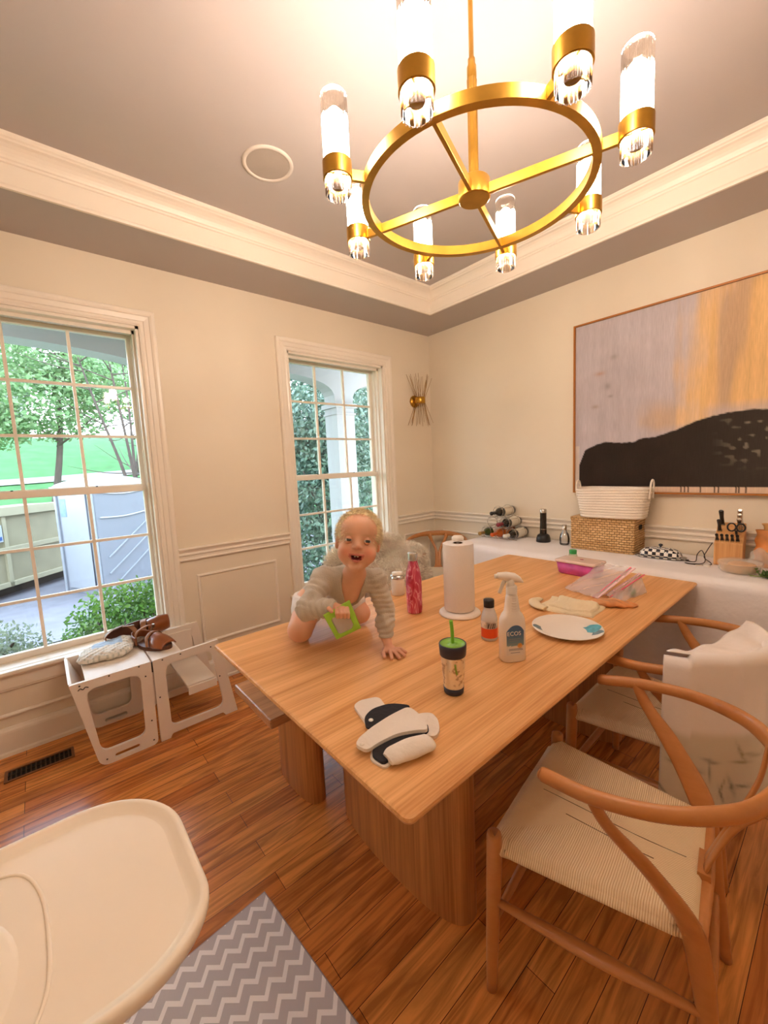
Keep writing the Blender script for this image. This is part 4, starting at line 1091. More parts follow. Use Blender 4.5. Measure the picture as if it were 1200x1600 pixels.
def wall_rings(pts, z0, z1, amp=.004, n=28):
    v = []; m_ = len(pts)
    for k in range(n + 1):
        z = z0 + (z1 - z0) * k / n; s_ = 1 + amp / .2 * abs(math.sin(k * PI / 2 * 1.0 + .0)) 
        v += [(x * s_, y * s_, z) for x, y in pts]
    return v, [(k * m_ + i, k * m_ + (i + 1) % m_, (k + 1) * m_ + (i + 1) % m_, (k + 1) * m_ + i) for k in range(n) for i in range(m_)]
v, f = wall_rings(pts, 0, bh - .02); b_.add(v, f); b_.prism(pts, [], 0, .004)
obj('box_body', b_, weave_mat('seagrass', 'c89a60', 'e4bc84'), t, fix=True)
l = MB(); l.prism(rrect(-bx - .005, bx + .005, -by - .005, by + .005, .014, 3), [], bh - .022, bh); obj('lid', l, weave_mat('seagrass', '', ''), t, bevel=.003)
h_ = MB(); h_.prism(rrect(-.030, .030, .150, .182, .012, 4), [], -by - .0065, -by - .004, Matrix(((1, 0, 0, 0), (0, 0, 1, 0), (0, 1, 0, 0), (0, 0, 0, 1)))); obj('hand_hole', h_, mat('hole_dark', '120c08', rough=.9), t)
t = thing('rope_basket', 'white coiled rope basket with loop handles on top of the wicker box', 'basket', (-.165, -1.785, SZ + bh + .001), math.radians(2))
v = []; n = 11; m_ = 48; cx_, cy_ = .100, .193
prof = []
for k in range(n * 6 + 1):
    q = k / (n * 6); r_ = 1 + .16 * q ** 1.2; bul = .0045 * abs(math.sin(PI * k / 6)); prof.append((r_, bul, .003 + .195 * q))
def basket_pt(i, r_, bul, z):
    a = 2 * PI * i / m_; ca, sa = math.cos(a), math.sin(a); e = 3.6
    x = cx_ * math.copysign(abs(ca) ** (2 / e), ca) * r_ + bul * ca; y = cy_ * math.copysign(abs(sa) ** (2 / e), sa) * r_ + bul * sa
    return (x, y, z + .004 * math.sin(2 * a + .4) * (z / .165))
V = [basket_pt(i, *q) for q in prof for i in range(m_)]
F = [(k * m_ + i, k * m_ + (i + 1) % m_, (k + 1) * m_ + (i + 1) % m_, (k + 1) * m_ + i) for k in range(len(prof) - 1) for i in range(m_)]
F.append(tuple(reversed(range(m_))))
o2 = len(V); V += [basket_pt(i, r_ - .07, 0, z) for r_, b2, z in ((prof[-1][0], 0, .197), (1.07, 0, .010)) for i in range(m_)]
F += [((len(prof) - 1) * m_ + i, (len(prof) - 1) * m_ + (i + 1) % m_, o2 + (i + 1) % m_, o2 + i) for i in range(m_)] + [(o2 + i, o2 + (i + 1) % m_, o2 + m_ + (i + 1) % m_, o2 + m_ + i) for i in range(m_)] + [tuple(range(o2 + m_, o2 + 2 * m_))]
b_ = MB(); b_.add(V, F, True); M_rope = mat('rope_white', 'efe3d2', rough=.85, bump=.4, bscale=120, var=.04); obj('coiled_body', b_, M_rope, t)
for sy in (1, -1):
    h_ = MB(); yy = sy * cy_ * 1.15; h_.tube([(-.036, yy, .13), (-.036, yy + sy * .004, .195), (-.026, yy + sy * .006, .235), (0, yy + sy * .006, .250), (.026, yy + sy * .006, .235), (.036, yy + sy * .004, .195), (.036, yy, .13)], .0058, n=8, sub=5); obj('handle', h_, M_rope, t)

# checkered dish
t = thing('butter_dish', 'black and white checked enamel butter dish with a dark knob', 'butter dish', (-.20, -2.078, SZ), math.radians(3))
def check_mat(name, s):
    if name in MATS: return MATS[name]
    m, nt, b = new_mat(name); c_ = N(nt, 'ShaderNodeTexChecker'); c_.inputs['Scale'].default_value = s
    tc = N(nt, 'ShaderNodeTexCoord'); mp = N(nt, 'ShaderNodeMapping'); mp.inputs['Location'].default_value = (.011, .007, .004); nt.links.new(tc.outputs['Object'], mp.inputs[0]); nt.links.new(mp.outputs[0], c_.inputs['Vector'])
    c_.inputs['Color1'].default_value = srgb('eee6dc'); c_.inputs['Color2'].default_value = srgb('23222c'); nt.links.new(c_.outputs[0], b.inputs['Base Color']); b.inputs['Roughness'].default_value = .2
    MATS[name] = m; return m
b_ = MB()
rings = [(.052, .118, 0), (.064, .131, .004), (.066, .134, .007), (.050, .114, .008), (.0495, .112, .012), (.047, .105, .035), (.038, .085, .052), (.022, .050, .060), (.0005, .001, .062)]
n = 32; e = 3.5; V = []
for rx_, ry_, z in rings:
    for i in range(n):
        a = 2 * PI * i / n; V.append((rx_ * math.copysign(abs(math.cos(a)) ** (2 / e), math.cos(a)), ry_ * math.copysign(abs(math.sin(a)) ** (2 / e), math.sin(a)), z))
b_.add(V[:4 * n], [(k * n + i, k * n + (i + 1) % n, (k + 1) * n + (i + 1) % n, (k + 1) * n + i) for k in range(3) for i in range(n)], True); obj('tray', b_, check_mat('enamel_check', 48), t)
b_ = MB(); b_.add(V[4 * n:], [(k * n + i, k * n + (i + 1) % n, (k + 1) * n + (i + 1) % n, (k + 1) * n + i) for k in range(4) for i in range(n)], True); obj('cover', b_, check_mat('enamel_check', 48), t)
b_ = MB(); b_.lathe([(.006, .060), (.005, .068), (.011, .074), (.011, .082), (.0005, .086)], n=16); obj('knob', b_, mat('knob_grey', '35353c', rough=.3), t)

# charging cable
cb = MB(); z0 = SZ + .003
P = [(-.235, -2.225, z0), (-.228, -2.235, z0), (-.24, -2.235, z0), (-.215, -2.26, z0), (-.16, -2.255, z0 + .03), (-.15, -2.275, z0 + .055), (-.19, -2.30, z0 + .012), (-.25, -2.30, z0), (-.29, -2.26, z0), (-.285, -2.225, z0), (-.30, -2.245, z0), (-.30, -2.30, z0), (-.26, -2.34, z0), (-.20, -2.325, z0), (-.17, -2.29, z0 + .02), (-.15, -2.30, z0 + .06), (-.11, -2.315, z0 + .10)]
cb.tube(P, .0024, n=6, sub=6); cb.tube([(-.235, -2.232, z0 + .003), (-.237, -2.216, z0 + .003)], .006, n=8)
single('charging_cable', cb, mat('cable_black', '2c1a14', rough=.4), 'thin black cable in loose loops between the butter dish and knife block', 'cable', (-.2, -2.25, SZ))
cb = MB(); cb.tube([(-.315, -2.28, SZ + .003), (-.312, -2.31, SZ + .003), (-.30, -2.335, SZ + .003)], .0025, n=6, sub=4); cb.box(-.318, -.302, -2.345, -2.318, SZ, SZ + .010)
single('white_cable', cb, M_white, 'short white cable end lying in front of the knife block', 'cable', (-.31, -2.31, SZ))

# knife block
t = thing('knife_block', 'wooden knife block with black handled knives and shears at the right', 'knife block', (-.14, -2.40, SZ), math.radians(4))
M_kb = wood('block_wood', 'c78a4e', 'e2ad74', rough=.5, axis='z')
Mk = Matrix(((0, 0, 1, 0), (1, 0, 0, 0), (0, 1, 0, 0), (0, 0, 0, 1)))
# side profile in (x,z), extruded over y
b_ = MB(); b_.prism([(-.085, 0), (.085, 0), (.085, .215), (.045, .228), (-.085, .125)], [], -.062, .062, Matrix(((1, 0, 0, 0), (0, 0, 1, 0), (0, 1, 0, 0), (0, 0, 0, 1)))); obj('block', b_, M_kb, t, bevel=.003)
nrm = Vector((-.62, 0, .78)).normalized()
def kn(y, s, L, w_=.010, hgt=.020, mdl=None):
    c0 = Vector((-.085 + .13 * s, y, .125 + .103 * s)); k_ = MB(); k_.beam(c0, c0 + nrm * .010, w_ * 1.1, hgt * 1.05, up=(0, 1, 0)); k = obj('knife', k_, M_steel, t)
    h_ = MB(); h_.tube([c0 + nrm * .010, c0 + nrm * (L * .5), c0 + nrm * (L * .9) + Vector((-.002, 0, -.004)), c0 + nrm * L + Vector((-.004, 0, -.008))], None, n=10, flat=[(w_ * .55, hgt * .48), (w_ * .5, hgt * .40), (w_ * .6, hgt * .5), (w_ * .4, hgt * .35)], sub=4, up=(0, 1, 0)); obj('knife_handle', h_, mdl or M_black, k)
for i in range(5): kn(.050 - i * .022, .12, .060, .012, .016)
kn(.046, .55, .105); kn(.040, .85, .13, .012, .024)
for i, s in enumerate((.62, .76, .9)): kn(-.040, s, .11 + .01 * i, .014, .024, M_steel)
sh = MB()
for q in (1, -1):
    P = [(-.055 + .004 * q + .0 * math.cos(a), -.028 + q * .020 + .018 * math.cos(a), .215 + .022 * math.sin(a)) for a in [2 * PI * k / 14 for k in range(14)]]
    sh.tube(P, .0042, n=6, closed=True)
sh.tube([(-.055, -.028, .195), (-.02, -.028, .16)], .006, n=6)
obj('kitchen_shears', sh, M_black, t)

# glass cake-dome like bowl with bread, and bag beside it
t = thing('food_container', 'clear plastic tub holding bread slices in front of the knife block', 'container', (-.335, -2.475, SZ))
b_ = MB(); b_.lathe([(.0005, .002), (.078, .002), (.088, .012), (.092, .045), (.094, .048), (.094, .052)], n=36); obj('tub', b_, film('tub_plastic', 'f2e6d6', .35, .15), t)
b_ = MB(); b_.lathe([(.094, .052), (.090, .060), (.05, .068), (.0005, .070)], n=36); obj('lid', b_, film('lid_plastic', 'f6ece0', .25, .12), t)
b_ = MB()
for k in range(3): b_.lathe([(.0005, .008 + k * .013), (.066 - .006 * k, .008 + k * .013), (.07 - .006 * k, .014 + k * .013), (.064 - .006 * k, .019 + k * .013), (.0005, .020 + k * .013)], n=24, c=(.004 * k, -.003 * k, 0))
obj('bread', b_, mat('bread', 'd9a468', rough=.8, bump=.4), t)
bg = MB()
bg.grid(lambda u, v: (-.20 - .10 * v + .02 * math.sin(9 * u + 4 * v), -2.50 - .22 * u, SZ + .004 + (.11 + .02 * math.sin(11 * u)) * math.sin(PI * min(1, v * .9 + .05)) * (.5 + .5 * math.sin(PI * (u * .8 + .15))) + .008 * math.sin(30 * u + 17 * v)), 36, 24)
o = single('produce_bag', bg, film('bag_film', 'f4e8da', .30, .2), 'crumpled clear produce bag at the right edge behind the tub', 'bag', (-.25, -2.6, SZ), fix=False)
t = thing('paper_bag', 'orange and tan snack bag standing right of the knife block', 'bag', (-.12, -2.555, SZ))
bg = MB(); bg.grid(lambda u, v: ((.045 + .008 * math.sin(7 * v)) * math.cos(2 * PI * u) * (1 - .55 * v ** 3), .055 * math.sin(2 * PI * u) * (1 - .1 * v) + .004 * math.sin(20 * v), .20 * v), 28, 20, closed_u=True); obj('bag_body', bg, mat('bag_orange', 'd98a44', rough=.5, var=.35, vscale=9), t)
tw = MB(); tw.lathe([(.012, .195), (.018, .20), (.02, .22), (.03, .235)], n=14); obj('bag_top', tw, mat('bag_orange_top', 'e3b070', rough=.5), t)
t = thing('leafy_greens', 'bunch of dark green herbs lying at the right end in front of the bag', 'herbs', (-.40, -2.625, SZ))
P = rng.normal(0, 1, (260, 3)) * np.array([.018, .035, .010]) + np.array([0, 0, .018]); P[:, 2] = np.abs(P[:, 2]) + .003; V, F = leaves(P, .012); np_obj('leaves', V, F, mat('herb_green', '4e6a2a', rough=.5, var=.3), t, smooth=False)
st = MB(); st.tube([(.0, .03, .006), (-.01, .07, .006), (-.005, .10, .004)], .003, n=6, sub=3); obj('stem_bundle', st, mat('stem_green', '7c8a44', rough=.5), t)
# ------------------------------------------------------------------ learning tower by the left window, with things on it
t = thing('learning_tower', 'white wooden toddler step tower lying folded under the left window', 'step tower', (-2.745, -.27, 0))
M_tw = mat('tower_white', 'efe2d4', rough=.35, var=.01); M_scr = mat('screw_dark', '3a332c', rough=.4, metal=.7)
ox, oy = -2.745, -.27
def rpoly(pts, r, n=5):
    out = []; m_ = len(pts); rs = r if hasattr(r, '__len__') else [r] * m_
    for k in range(m_):
        p = Vector(pts[k]); a = (Vector(pts[k - 1]) - p).normalized(); b = (Vector(pts[(k + 1) % m_]) - p).normalized(); rr = rs[k]
        if rr < 1e-4: out.append(tuple(p)); continue
        s_, e_ = p + a * rr, p + b * rr
        for i in range(n + 1):
            q = i / n; out.append(tuple(s_ * (1 - q) ** 2 + p * 2 * q * (1 - q) + e_ * q * q))
    return out
A_out = rpoly([(-.350, .46), (-.268, .0), (-.010, .0), (-.004, .46)], [.008, .045, .03, .004])
A_hole = rpoly([(-.292, .415), (-.256, .075), (-.062, .075), (-.058, .415)], [.05, .04, .04, .05])
A_slot = rpoly([(-.205, .042), (-.205, .018), (-.094, .018), (-.094, .042)], .0115)
B_out = rpoly([(.003, .46), (.003, .0), (.05, .0), (.062, .022), (.335, .022), (.350, .0), (.420, .0), (.345, .47)], [.004, .004, .004, .008, .008, .004, .004, .008])
B_hole = rpoly([(.058, .42), (.062, .065), (.348, .060), (.300, .42)], [.05, .035, .05, .04])
for yy, nm in ((-.48, 'front'), (-.075, 'back')):
    for nme, out, holes in (('side_panel', A_out, [A_hole, A_slot]), ('side_panel', B_out, [B_hole])):
        b_ = MB(); b_.prism(out, holes, yy - oy, yy - oy + .018, XZ); obj(nme, b_, M_tw, t, bevel=.002)
b_ = MB(); b_.box(-.285, -.004, -.462 - oy, -.075 - oy, .443, .4605); obj('top_board', b_, M_tw, t, bevel=.002)
b_ = MB(); b_.box(.003, .150, -.462 - oy, -.075 - oy, .443, .4605); obj('top_board', b_, M_tw, t, bevel=.002)
b_ = MB(); b_.box(.160, .315, -.462 - oy, -.08 - oy, .235, .252); b_.box(.160, .315, -.49 - oy, -.48 - oy, .205, .252); obj('step_board', b_, M_tw, t, bevel=.003)
b_ = MB(); b_.add([(-.352, -.19, .46), (-.352, .19, .46), (-.30, .19, .33), (-.30, -.19, .33), (-.338, -.19, .46), (-.338, .19, .46), (-.286, .19, .33), (-.286, -.19, .33)], [(0, 1, 2, 3), (7, 6, 5, 4), (0, 4, 5, 1), (1, 5, 6, 2), (2, 6, 7, 3), (3, 7, 4, 0)]); obj('end_board', b_, M_tw, t, bevel=.002)
b_ = MB(); b_.box(.055, .300, .178, .19, .30, .44); obj('rear_board', b_, M_tw, t, bevel=.002)
sc = MB()
for (x, z) in ((-.31, .445), (-.19, .452), (-.06, .452), (-.035, .39), (-.03, .14), (-.03, .03), (-.24, .03), (.05, .45), (.14, .452), (.30, .44), (.02, .25), (.335, .25), (.22, .222)):
    sc.lathe([(.004, 0), (.004, .0015), (.0005, .0016)], (x, -.48 - oy, z), 8, M=Matrix.Rotation(PI / 2, 4, 'X'))
obj('screws', sc, M_scr, t)
hg = MB(); hg.tube([(-.001, -.478 - oy, .40), (-.001, -.478 - oy, .456)], .004, n=8); obj('hinge', hg, M_scr, t)
lg = MB(); lg.tube([(-.318, -.4815 - oy, .425), (-.308, -.4815 - oy, .432), (-.298, -.4815 - oy, .424), (-.288, -.4815 - oy, .433), (-.276, -.4815 - oy, .427)], .0022, n=5, sub=3); obj('maker_mark', lg, M_scr, t)

# folded nappy
t = thing('folded_diaper', 'folded grey-white printed diaper at the left of the brown sandals on the tower', 'diaper', (-2.905, -.205, .4615), math.radians(-4))
s_ = SDF((-.16, -.16, -.01), (.16, .16, .09), .004)
s_.ell((0, .01, .026), (.125, .12, .032), k=.01); s_.ell((.07, .05, .034), (.06, .07, .030), k=.015); s_.ell((-.08, -.04, .022), (.06, .06, .024), k=.015); s_.ell((.03, -.06, .024), (.08, .05, .026), k=.015)
X_, Y_, Z_ = s_.ax[0][:, None, None], s_.ax[1][None, :, None], s_.ax[2][None, None, :]
s_.D += .003 * np.sin(X_ * 120 + 2 * np.sin(Y_ * 60)) * np.sin(Y_ * 90 + Z_ * 150); s_.D = np.maximum(s_.D, -(Z_ - .0005) + 0 * X_ + 0 * Y_)
V, F = s_.mesh(); V = relax(V, F, 1)
c_ = np.tile(srgb('e9e4da'), (len(V), 1)); dots = (np.sin(V[:, 0] * 260) * np.sin(V[:, 1] * 240) > .45); c_[dots] = srgb('c4c6bc'); top = (V[:, 2] > .046) & (np.abs(V[:, 0] + .0) < .07) & (V[:, 1] > -.01); c_[top] = srgb('b4cce4')
np_obj('folded_pad', V, F, vcol_mat('diaper_print', rough=.8, bump=.3, bscale=80), t, colors=c_)
tp_ = MB(); tp_.box(.055, .10, .045, .062, .040, .046); obj('fastening_tab', tp_, mat('tab_blue', '7f98b0', rough=.5), t)
# brown child sandals
M_lea = mat('leather_brown', '8a4a20', rough=.28, coat=.4, var=.2, vscale=12); M_sole = mat('sole_brown', '5a3018', rough=.5); M_strap = mat('strap_tan', '9c6a44', rough=.5, var=.15)
def shoe(label, loc, rz, tip=0.0):
    t = thing('sandal', label, 'shoe', loc, rz, 'pair of brown sandals on the step tower')
    so = MB(); out = []
    for i in range(40):
        a = 2 * PI * i / 40; x = .098 * math.cos(a); w_ = .034 * (1 + .22 * math.cos(a) - .12 * math.cos(2 * a)); out.append((x, w_ * math.sin(a) + .006 * math.cos(a) ** 2))
    so.prism(out, [], 0, .014); obj('sole', so, M_sole, t, bevel=.004)
    ub = MB(); ub.grid(lambda u, v: (.098 - .075 * v + 0, (.040 - .004 * v) * math.cos(PI * u) * (math.sin(PI * (.22 + .5 * min(1, v * 1.1))) ** .5), .013 + (.030 + .014 * v) * math.sin(PI * u) * (math.sin(PI / 2 * min(1, .15 + v * 1.3)) ** .6)), 20, 14); o = obj('toe_cap', ub, M_lea, t, fix=False); solid(o, .003, 0)
    ub = MB(); ub.grid(lambda u, v: (-.040 - .060 * math.sin(PI * u), .036 * math.cos(PI * u), .012 + .040 * v * (.7 + .3 * math.sin(PI * u))), 20, 6); o = obj('heel_counter', ub, M_lea, t, fix=False); solid(o, .003, 0)
    st = MB(); st.tube([(.02, .037, .014), (.012, .030, .046), (.008, 0, .060), (.012, -.030, .046), (.02, -.037, .014)], None, n=8, flat=[(.0018, .009)] * 5, sub=6, up=(1, 0, 0))
    st.tube([(-.045, .034, .045), (-.03, .030, .068), (-.02, .0, .080), (-.03, -.032, .070), (-.045, -.036, .045)], None, n=8, flat=[(.0018, .007)] * 5, sub=6, up=(1, 0, 0)); obj('ankle_strap', st, M_strap, t)
    bk = MB(); bk.box(-.034, -.020, .030, .035, .060, .075); obj('buckle', bk, M_steel, t)
    return t
s1_ = shoe('brown leather sandal with its toe cap toward the room, right of the diaper', (-2.70, -.27, .4615), math.radians(-62)); s1_.scale = (1.35, 1.45, 1.5)
s2 = shoe('brown leather sandal lying on its side along the window sill', (-2.745, -.06, .4625), math.radians(8))
s2.rotation_euler = (math.radians(80), 0, math.radians(5)); s2.location = (-2.735, -.045, .512); s2.scale = (1.75, 1.3, 1.4)
# a soft brown pouch under the sandals
t = thing('leather_shoe_flap', 'grey-brown crumpled sock between the diaper and the sandal', 'sock', (-2.755, -.17, .4615))
s_ = SDF((-.08, -.08, -.01), (.08, .08, .08), .004); s_.chain([((-.04, -.04, .016), .016), ((0, 0, .020), .019), ((.03, .035, .018), .015), ((.045, .0, .016), .013)], k=.012)
V, F = s_.mesh(); np_obj('sock_body', V, F, mat('sock_grey', '8a8078', rough=.9, bump=.5), t); t.name = 'sock'

# ------------------------------------------------------------------ rug and high chair
RUG_RZ = math.radians(4.5); rc = Vector((-2.667, -1.622, 0)); d1 = Vector((math.sin(RUG_RZ), -math.cos(RUG_RZ), 0)); d2 = Vector((-math.cos(RUG_RZ), -math.sin(RUG_RZ), 0))
ctr = rc + d1 * .55 + d2 * .55
m, nt, b = new_mat('chevron_weave')
tc = N(nt, 'ShaderNodeTexCoord'); sp = N(nt, 'ShaderNodeSeparateXYZ'); nt.links.new(tc.outputs['Object'], sp.inputs[0])
pp = N(nt, 'ShaderNodeMath', operation='PINGPONG'); pp.inputs[1].default_value = .0275; nt.links.new(sp.outputs['X'], pp.inputs[0])
s1 = N(nt, 'ShaderNodeMath', operation='MULTIPLY_ADD'); s1.inputs[1].default_value = 1.05; nt.links.new(pp.outputs[0], s1.inputs[0]); nt.links.new(sp.outputs['Y'], s1.inputs[2])
md = N(nt, 'ShaderNodeMath', operation='PINGPONG'); md.inputs[1].default_value = .0265; nt.links.new(s1.outputs[0], md.inputs[0])
lt = N(nt, 'ShaderNodeMath', operation='LESS_THAN'); lt.inputs[1].default_value = .0088; nt.links.new(md.outputs[0], lt.inputs[0])
mx = N(nt, 'ShaderNodeMix', data_type='RGBA'); mx.inputs[6].default_value = srgb('c8c2c4'); mx.inputs[7].default_value = srgb('fdfafa'); nt.links.new(lt.outputs[0], mx.inputs[0]); nt.links.new(mx.outputs[2], b.inputs['Base Color']); b.inputs['Roughness'].default_value = .75
rg = MB(); rg.box(-.55, .55, -.55, .55, 0, .006)
t = thing('splat_mat', 'grey and white zigzag mat on the floor under the high chair', 'mat', tuple(ctr), RUG_RZ)
obj('printed_cloth', rg, m, t)
bd = MB(); bd.tube([(-.55, -.55, .0032), (.55, -.55, .0032), (.55, .55, .0032), (-.55, .55, .0032)], .0036, n=8, closed=True); obj('edge_binding', bd, mat('binding_grey', 'a39a98', rough=.8), t)

t = thing('high_chair', 'cream plastic high chair, its rounded tray filling the lower left corner', 'high chair', (-3.46, -2.15, .006))
M_hc = mat('tray_cream', 'fdf0de', rough=.32, var=.01); hx_, hy_, hz_ = -3.46, -2.15, .006
def notch():
    O = []
    def arc(cx, cy, rx, ry, a0, a1, n=10):
        for i in range(n + 1):
            a = math.radians(a0 + (a1 - a0) * i / n); O.append((cx + rx * math.cos(a), cy + ry * math.sin(a)))
    arc(-3.145, -2.20, .173, .15, -90 + 0, 0, 14) if False else None
    arc(-3.10, -2.235, .128, .10, -90, 0, 12); arc(-3.132, -2.095, .160, .160, 0, 90, 14)
    arc(-3.50, -1.995, .06, .06, 90, 180, 8); O.append((-3.56, -2.045))
    arc(-3.335, -2.175, .113, .125, 90, -90, 18); O.append((-3.56, -2.30)); 
    return O
O = notch(); n = len(O)
def inset(O, d):
    out = []; m_ = len(O)
    for k in range(m_):
        a = Vector(O[k - 1]); p = Vector(O[k]); b2 = Vector(O[(k + 1) % m_]); t1 = (p - a); t2 = (b2 - p)
        t1 = t1.normalized() if t1.length > 1e-7 else t2.normalized(); t2 = t2.normalized() if t2.length > 1e-7 else t1
        nn = Vector((-(t1.y + t2.y), t1.x + t2.x)); nn = nn.normalized() if nn.length > 1e-6 else Vector((-t1.y, t1.x)); out.append((p.x + nn.x * d, p.y + nn.y * d))
    return out
rings = [(0.012, -.022), (.003, -.020), (0, -.012), (0, -.003), (.003, .001), (.008, .002), (.013, .000), (.020, -.008), (.028, -.010)]
V = []
for d, z in rings: V += [(x - hx_, y - hy_, .800 - hz_ + z) for x, y in inset(O, d)]
tr_ = MB(); tr_.add(V, [(k * n + i, k * n + (i + 1) % n, (k + 1) * n + (i + 1) % n, (k + 1) * n + i) for k in range(len(rings) - 1) for i in range(n)], True)
fl = inset(O, .028); o_ = len(tr_.v); tr_.v += [(x - hx_, y - hy_, .790 - hz_) for x, y in fl]
for tri in tessellate_polygon([[Vector((x, y, 0)) for x, y in fl]]): tr_.f.append(tuple(o_ + i for i in tri)); tr_.sm.append(False)
bo = inset(O, .012); o_ = len(tr_.v); tr_.v += [(x - hx_, y - hy_, .778 - hz_) for x, y in bo]
for tri in tessellate_polygon([[Vector((x, y, 0)) for x, y in bo]]): tr_.f.append(tuple(o_ + i for i in tri)); tr_.sm.append(False)
tray = obj('tray', tr_, M_hc, t)
rd = MB(); rd.tube([(-3.26 - hx_, -1.985 - hy_, .7905 - hz_), (-3.20 - hx_, -2.008 - hy_, .7905 - hz_), (-3.172 - hx_, -2.07 - hy_, .7905 - hz_), (-3.163 - hx_, -2.16 - hy_, .7905 - hz_), (-3.166 - hx_, -2.24 - hy_, .7905 - hz_), (-3.19 - hx_, -2.30 - hy_, .7905 - hz_)], .0028, n=8, sub=6); obj('raised_line', rd, M_hc, tray)
st = MB(); st.grid(lambda u, v: (-.02 - .22 * math.sin(PI * u) + .10 * (1 - v), .155 * math.cos(PI * u) * (1 + .06 * v), .56 + .34 * v * (1 if math.sin(PI * u) > .5 else .55 + .9 * math.sin(PI * u) * .5)), 28, 12); o = obj('seat_shell', st, M_hc, t, fix=False); solid(o, .012, 0)
st = MB(); st.prism(rrect(-.24, .14, -.16, .16, .07, 5), [], .53, .56); obj('seat_base', st, M_hc, t, bevel=.005)
for sx in (-1, 1):
    for sy in (-1, 1): l = MB(); l.tube([(-.05 + sx * .14, sy * .13, .54), (-.05 + sx * .24, sy * .22, 0.001)], [.016, .013], n=12); obj('leg', l, M_steel, t)
fb = MB(); fb.box(.02, .14, -.12, .12, .26, .275); fb.beam((.05, -.17, .27), (.05, .17, .27), .02, .02); obj('footrest', fb, M_hc, t, bevel=.004)
# ------------------------------------------------------------------ things on the dining table
t = thing('water_bottle', 'pink marbled steel water bottle with a silver cap beside the child', 'bottle', (-1.858, -1.575, TT))
m, nt, b = new_mat('pink_marble')
wv = N(nt, 'ShaderNodeTexNoise'); wv.inputs['Scale'].default_value = 1.0; wv.inputs['Detail'].default_value = 2; wv.inputs['Distortion'].default_value = 2.5
nt.links.new(coords(nt, (18, 18, 7)), wv.inputs['Vector'])
r = N(nt, 'ShaderNodeValToRGB'); cr = r.color_ramp; cr.elements[0].position = .40; cr.elements[0].color = srgb('b22440'); cr.elements[1].position = .66; cr.elements[1].color = srgb('c43a56')
for p_, c_ in ((.50, 'cf4a66'), (.54, 'e89aa8'), (.58, 'cc4460')): e = cr.elements.new(p_); e.color = srgb(c_)
nt.links.new(wv.outputs['Fac'], r.inputs[0]); nt.links.new(r.outputs[0], b.inputs['Base Color']); b.inputs['Roughness'].default_value = .22; b.inputs['Coat Weight'].default_value = .5
b_ = MB(); b_.lathe([(.0005, 0), (.030, 0), (.034, .004), (.0355, .02), (.0365, .12), (.036, .16), (.031, .195), (.0235, .222), (.0205, .235), (.0205, .243)], n=40); obj('bottle_body', b_, m, t)
b_ = MB(); b_.lathe([(.0225, .241), (.0228, .272), (.0215, .276), (.0005, .277)], n=36); obj('cap', b_, M_steel, t)

t = thing('paper_towel_holder', 'white paper towel roll on its upright stand with a round white base', 'paper towel holder', (-1.735, -1.735, TT))
b_ = MB(); b_.lathe([(.0005, 0), (.088, 0), (.092, .003), (.090, .010), (.078, .018), (.02, .022), (.0005, .022)], n=56); obj('base', b_, M_white, t)
b_ = MB(); b_.lathe([(.006, .02), (.006, .326), (.022, .328), (.026, .333), (.026, .343), (.020, .350), (.0005, .352)], n=24); obj('rod', b_, M_white, t)
M_pap = mat('paper_towel', 'f0e6de', rough=.9, bump=.25, bscale=180, var=.01)
b_ = MB(); b_.lathe([(.020, .024), (.066, .024), (.067, .028), (.067, .315), (.066, .318), (.020, .318), (.020, .024)], n=56); roll = obj('paper_roll', b_, M_pap, t)
e = roll.modifiers.new('split', 'EDGE_SPLIT'); e.split_angle = math.radians(50)
b_ = MB(); b_.lathe([(.0205, .319), (.0205, .10), (.0185, .10), (.0185, .319)], n=24); obj('cardboard_core', b_, mat('cardboard', '7a5a3e', rough=.9), roll)

# spray bottle
t = thing('spray_bottle', 'white trigger spray cleaner with a blue label between tumbler and plate', 'spray bottle', (-1.952, -2.135, TT), math.radians(-33))
M_sp = mat('spray_white', 'f2e8de', rough=.3, var=.01)
def ovr(rx, ry, z, n=40, e=2.8):
    out = []
    for i in range(n):
        a = 2 * PI * i / n; out.append((rx * math.copysign(abs(math.cos(a)) ** (2 / e), math.cos(a)), ry * math.copysign(abs(math.sin(a)) ** (2 / e), math.sin(a)), z))
    return out
def loft(mb, secs, n=40, cap=True):
    V = []; [V.extend(s) for s in secs]
    F = [(k * n + i, k * n + (i + 1) % n, (k + 1) * n + (i + 1) % n, (k + 1) * n + i) for k in range(len(secs) - 1) for i in range(n)]
    mb.add(V, F, True)
    if cap: mb.f += [tuple(reversed(range(len(mb.v) - len(V), len(mb.v) - len(V) + n))), tuple(range(len(mb.v) - n, len(mb.v)))]; mb.sm += [False, False]
    return mb
b_ = loft(MB(), [ovr(.039, .024, 0), ovr(.043, .027, .003), ovr(.043, .027, .12), ovr(.041, .026, .142), ovr(.034, .023, .158), ovr(.026, .020, .168), ovr(.023, .018, .185), ovr(.0195, .016, .215), ovr(.016, .015, .232, e=2)])
body = obj('bottle_body', b_, M_sp, t)
b_ = MB(); b_.lathe([(.0175, .228), (.0175, .252), (.014, .256), (.0005, .256)], n=30, flute=(30, .02)); obj('collar', b_, M_sp, t)
hd = MB(); sec = []
pr = [(-.050, .290, .010, .007), (-.044, .291, .0125, .011), (-.015, .286, .0145, .016), (.012, .280, .014, .016), (.030, .272, .012, .010), (.038, .265, .008, .004)]
for x, z, w_, h_ in pr: sec.append([(x, w_ * math.cos(2 * PI * i / 20), z + h_ * math.sin(2 * PI * i / 20)) for i in range(20)])
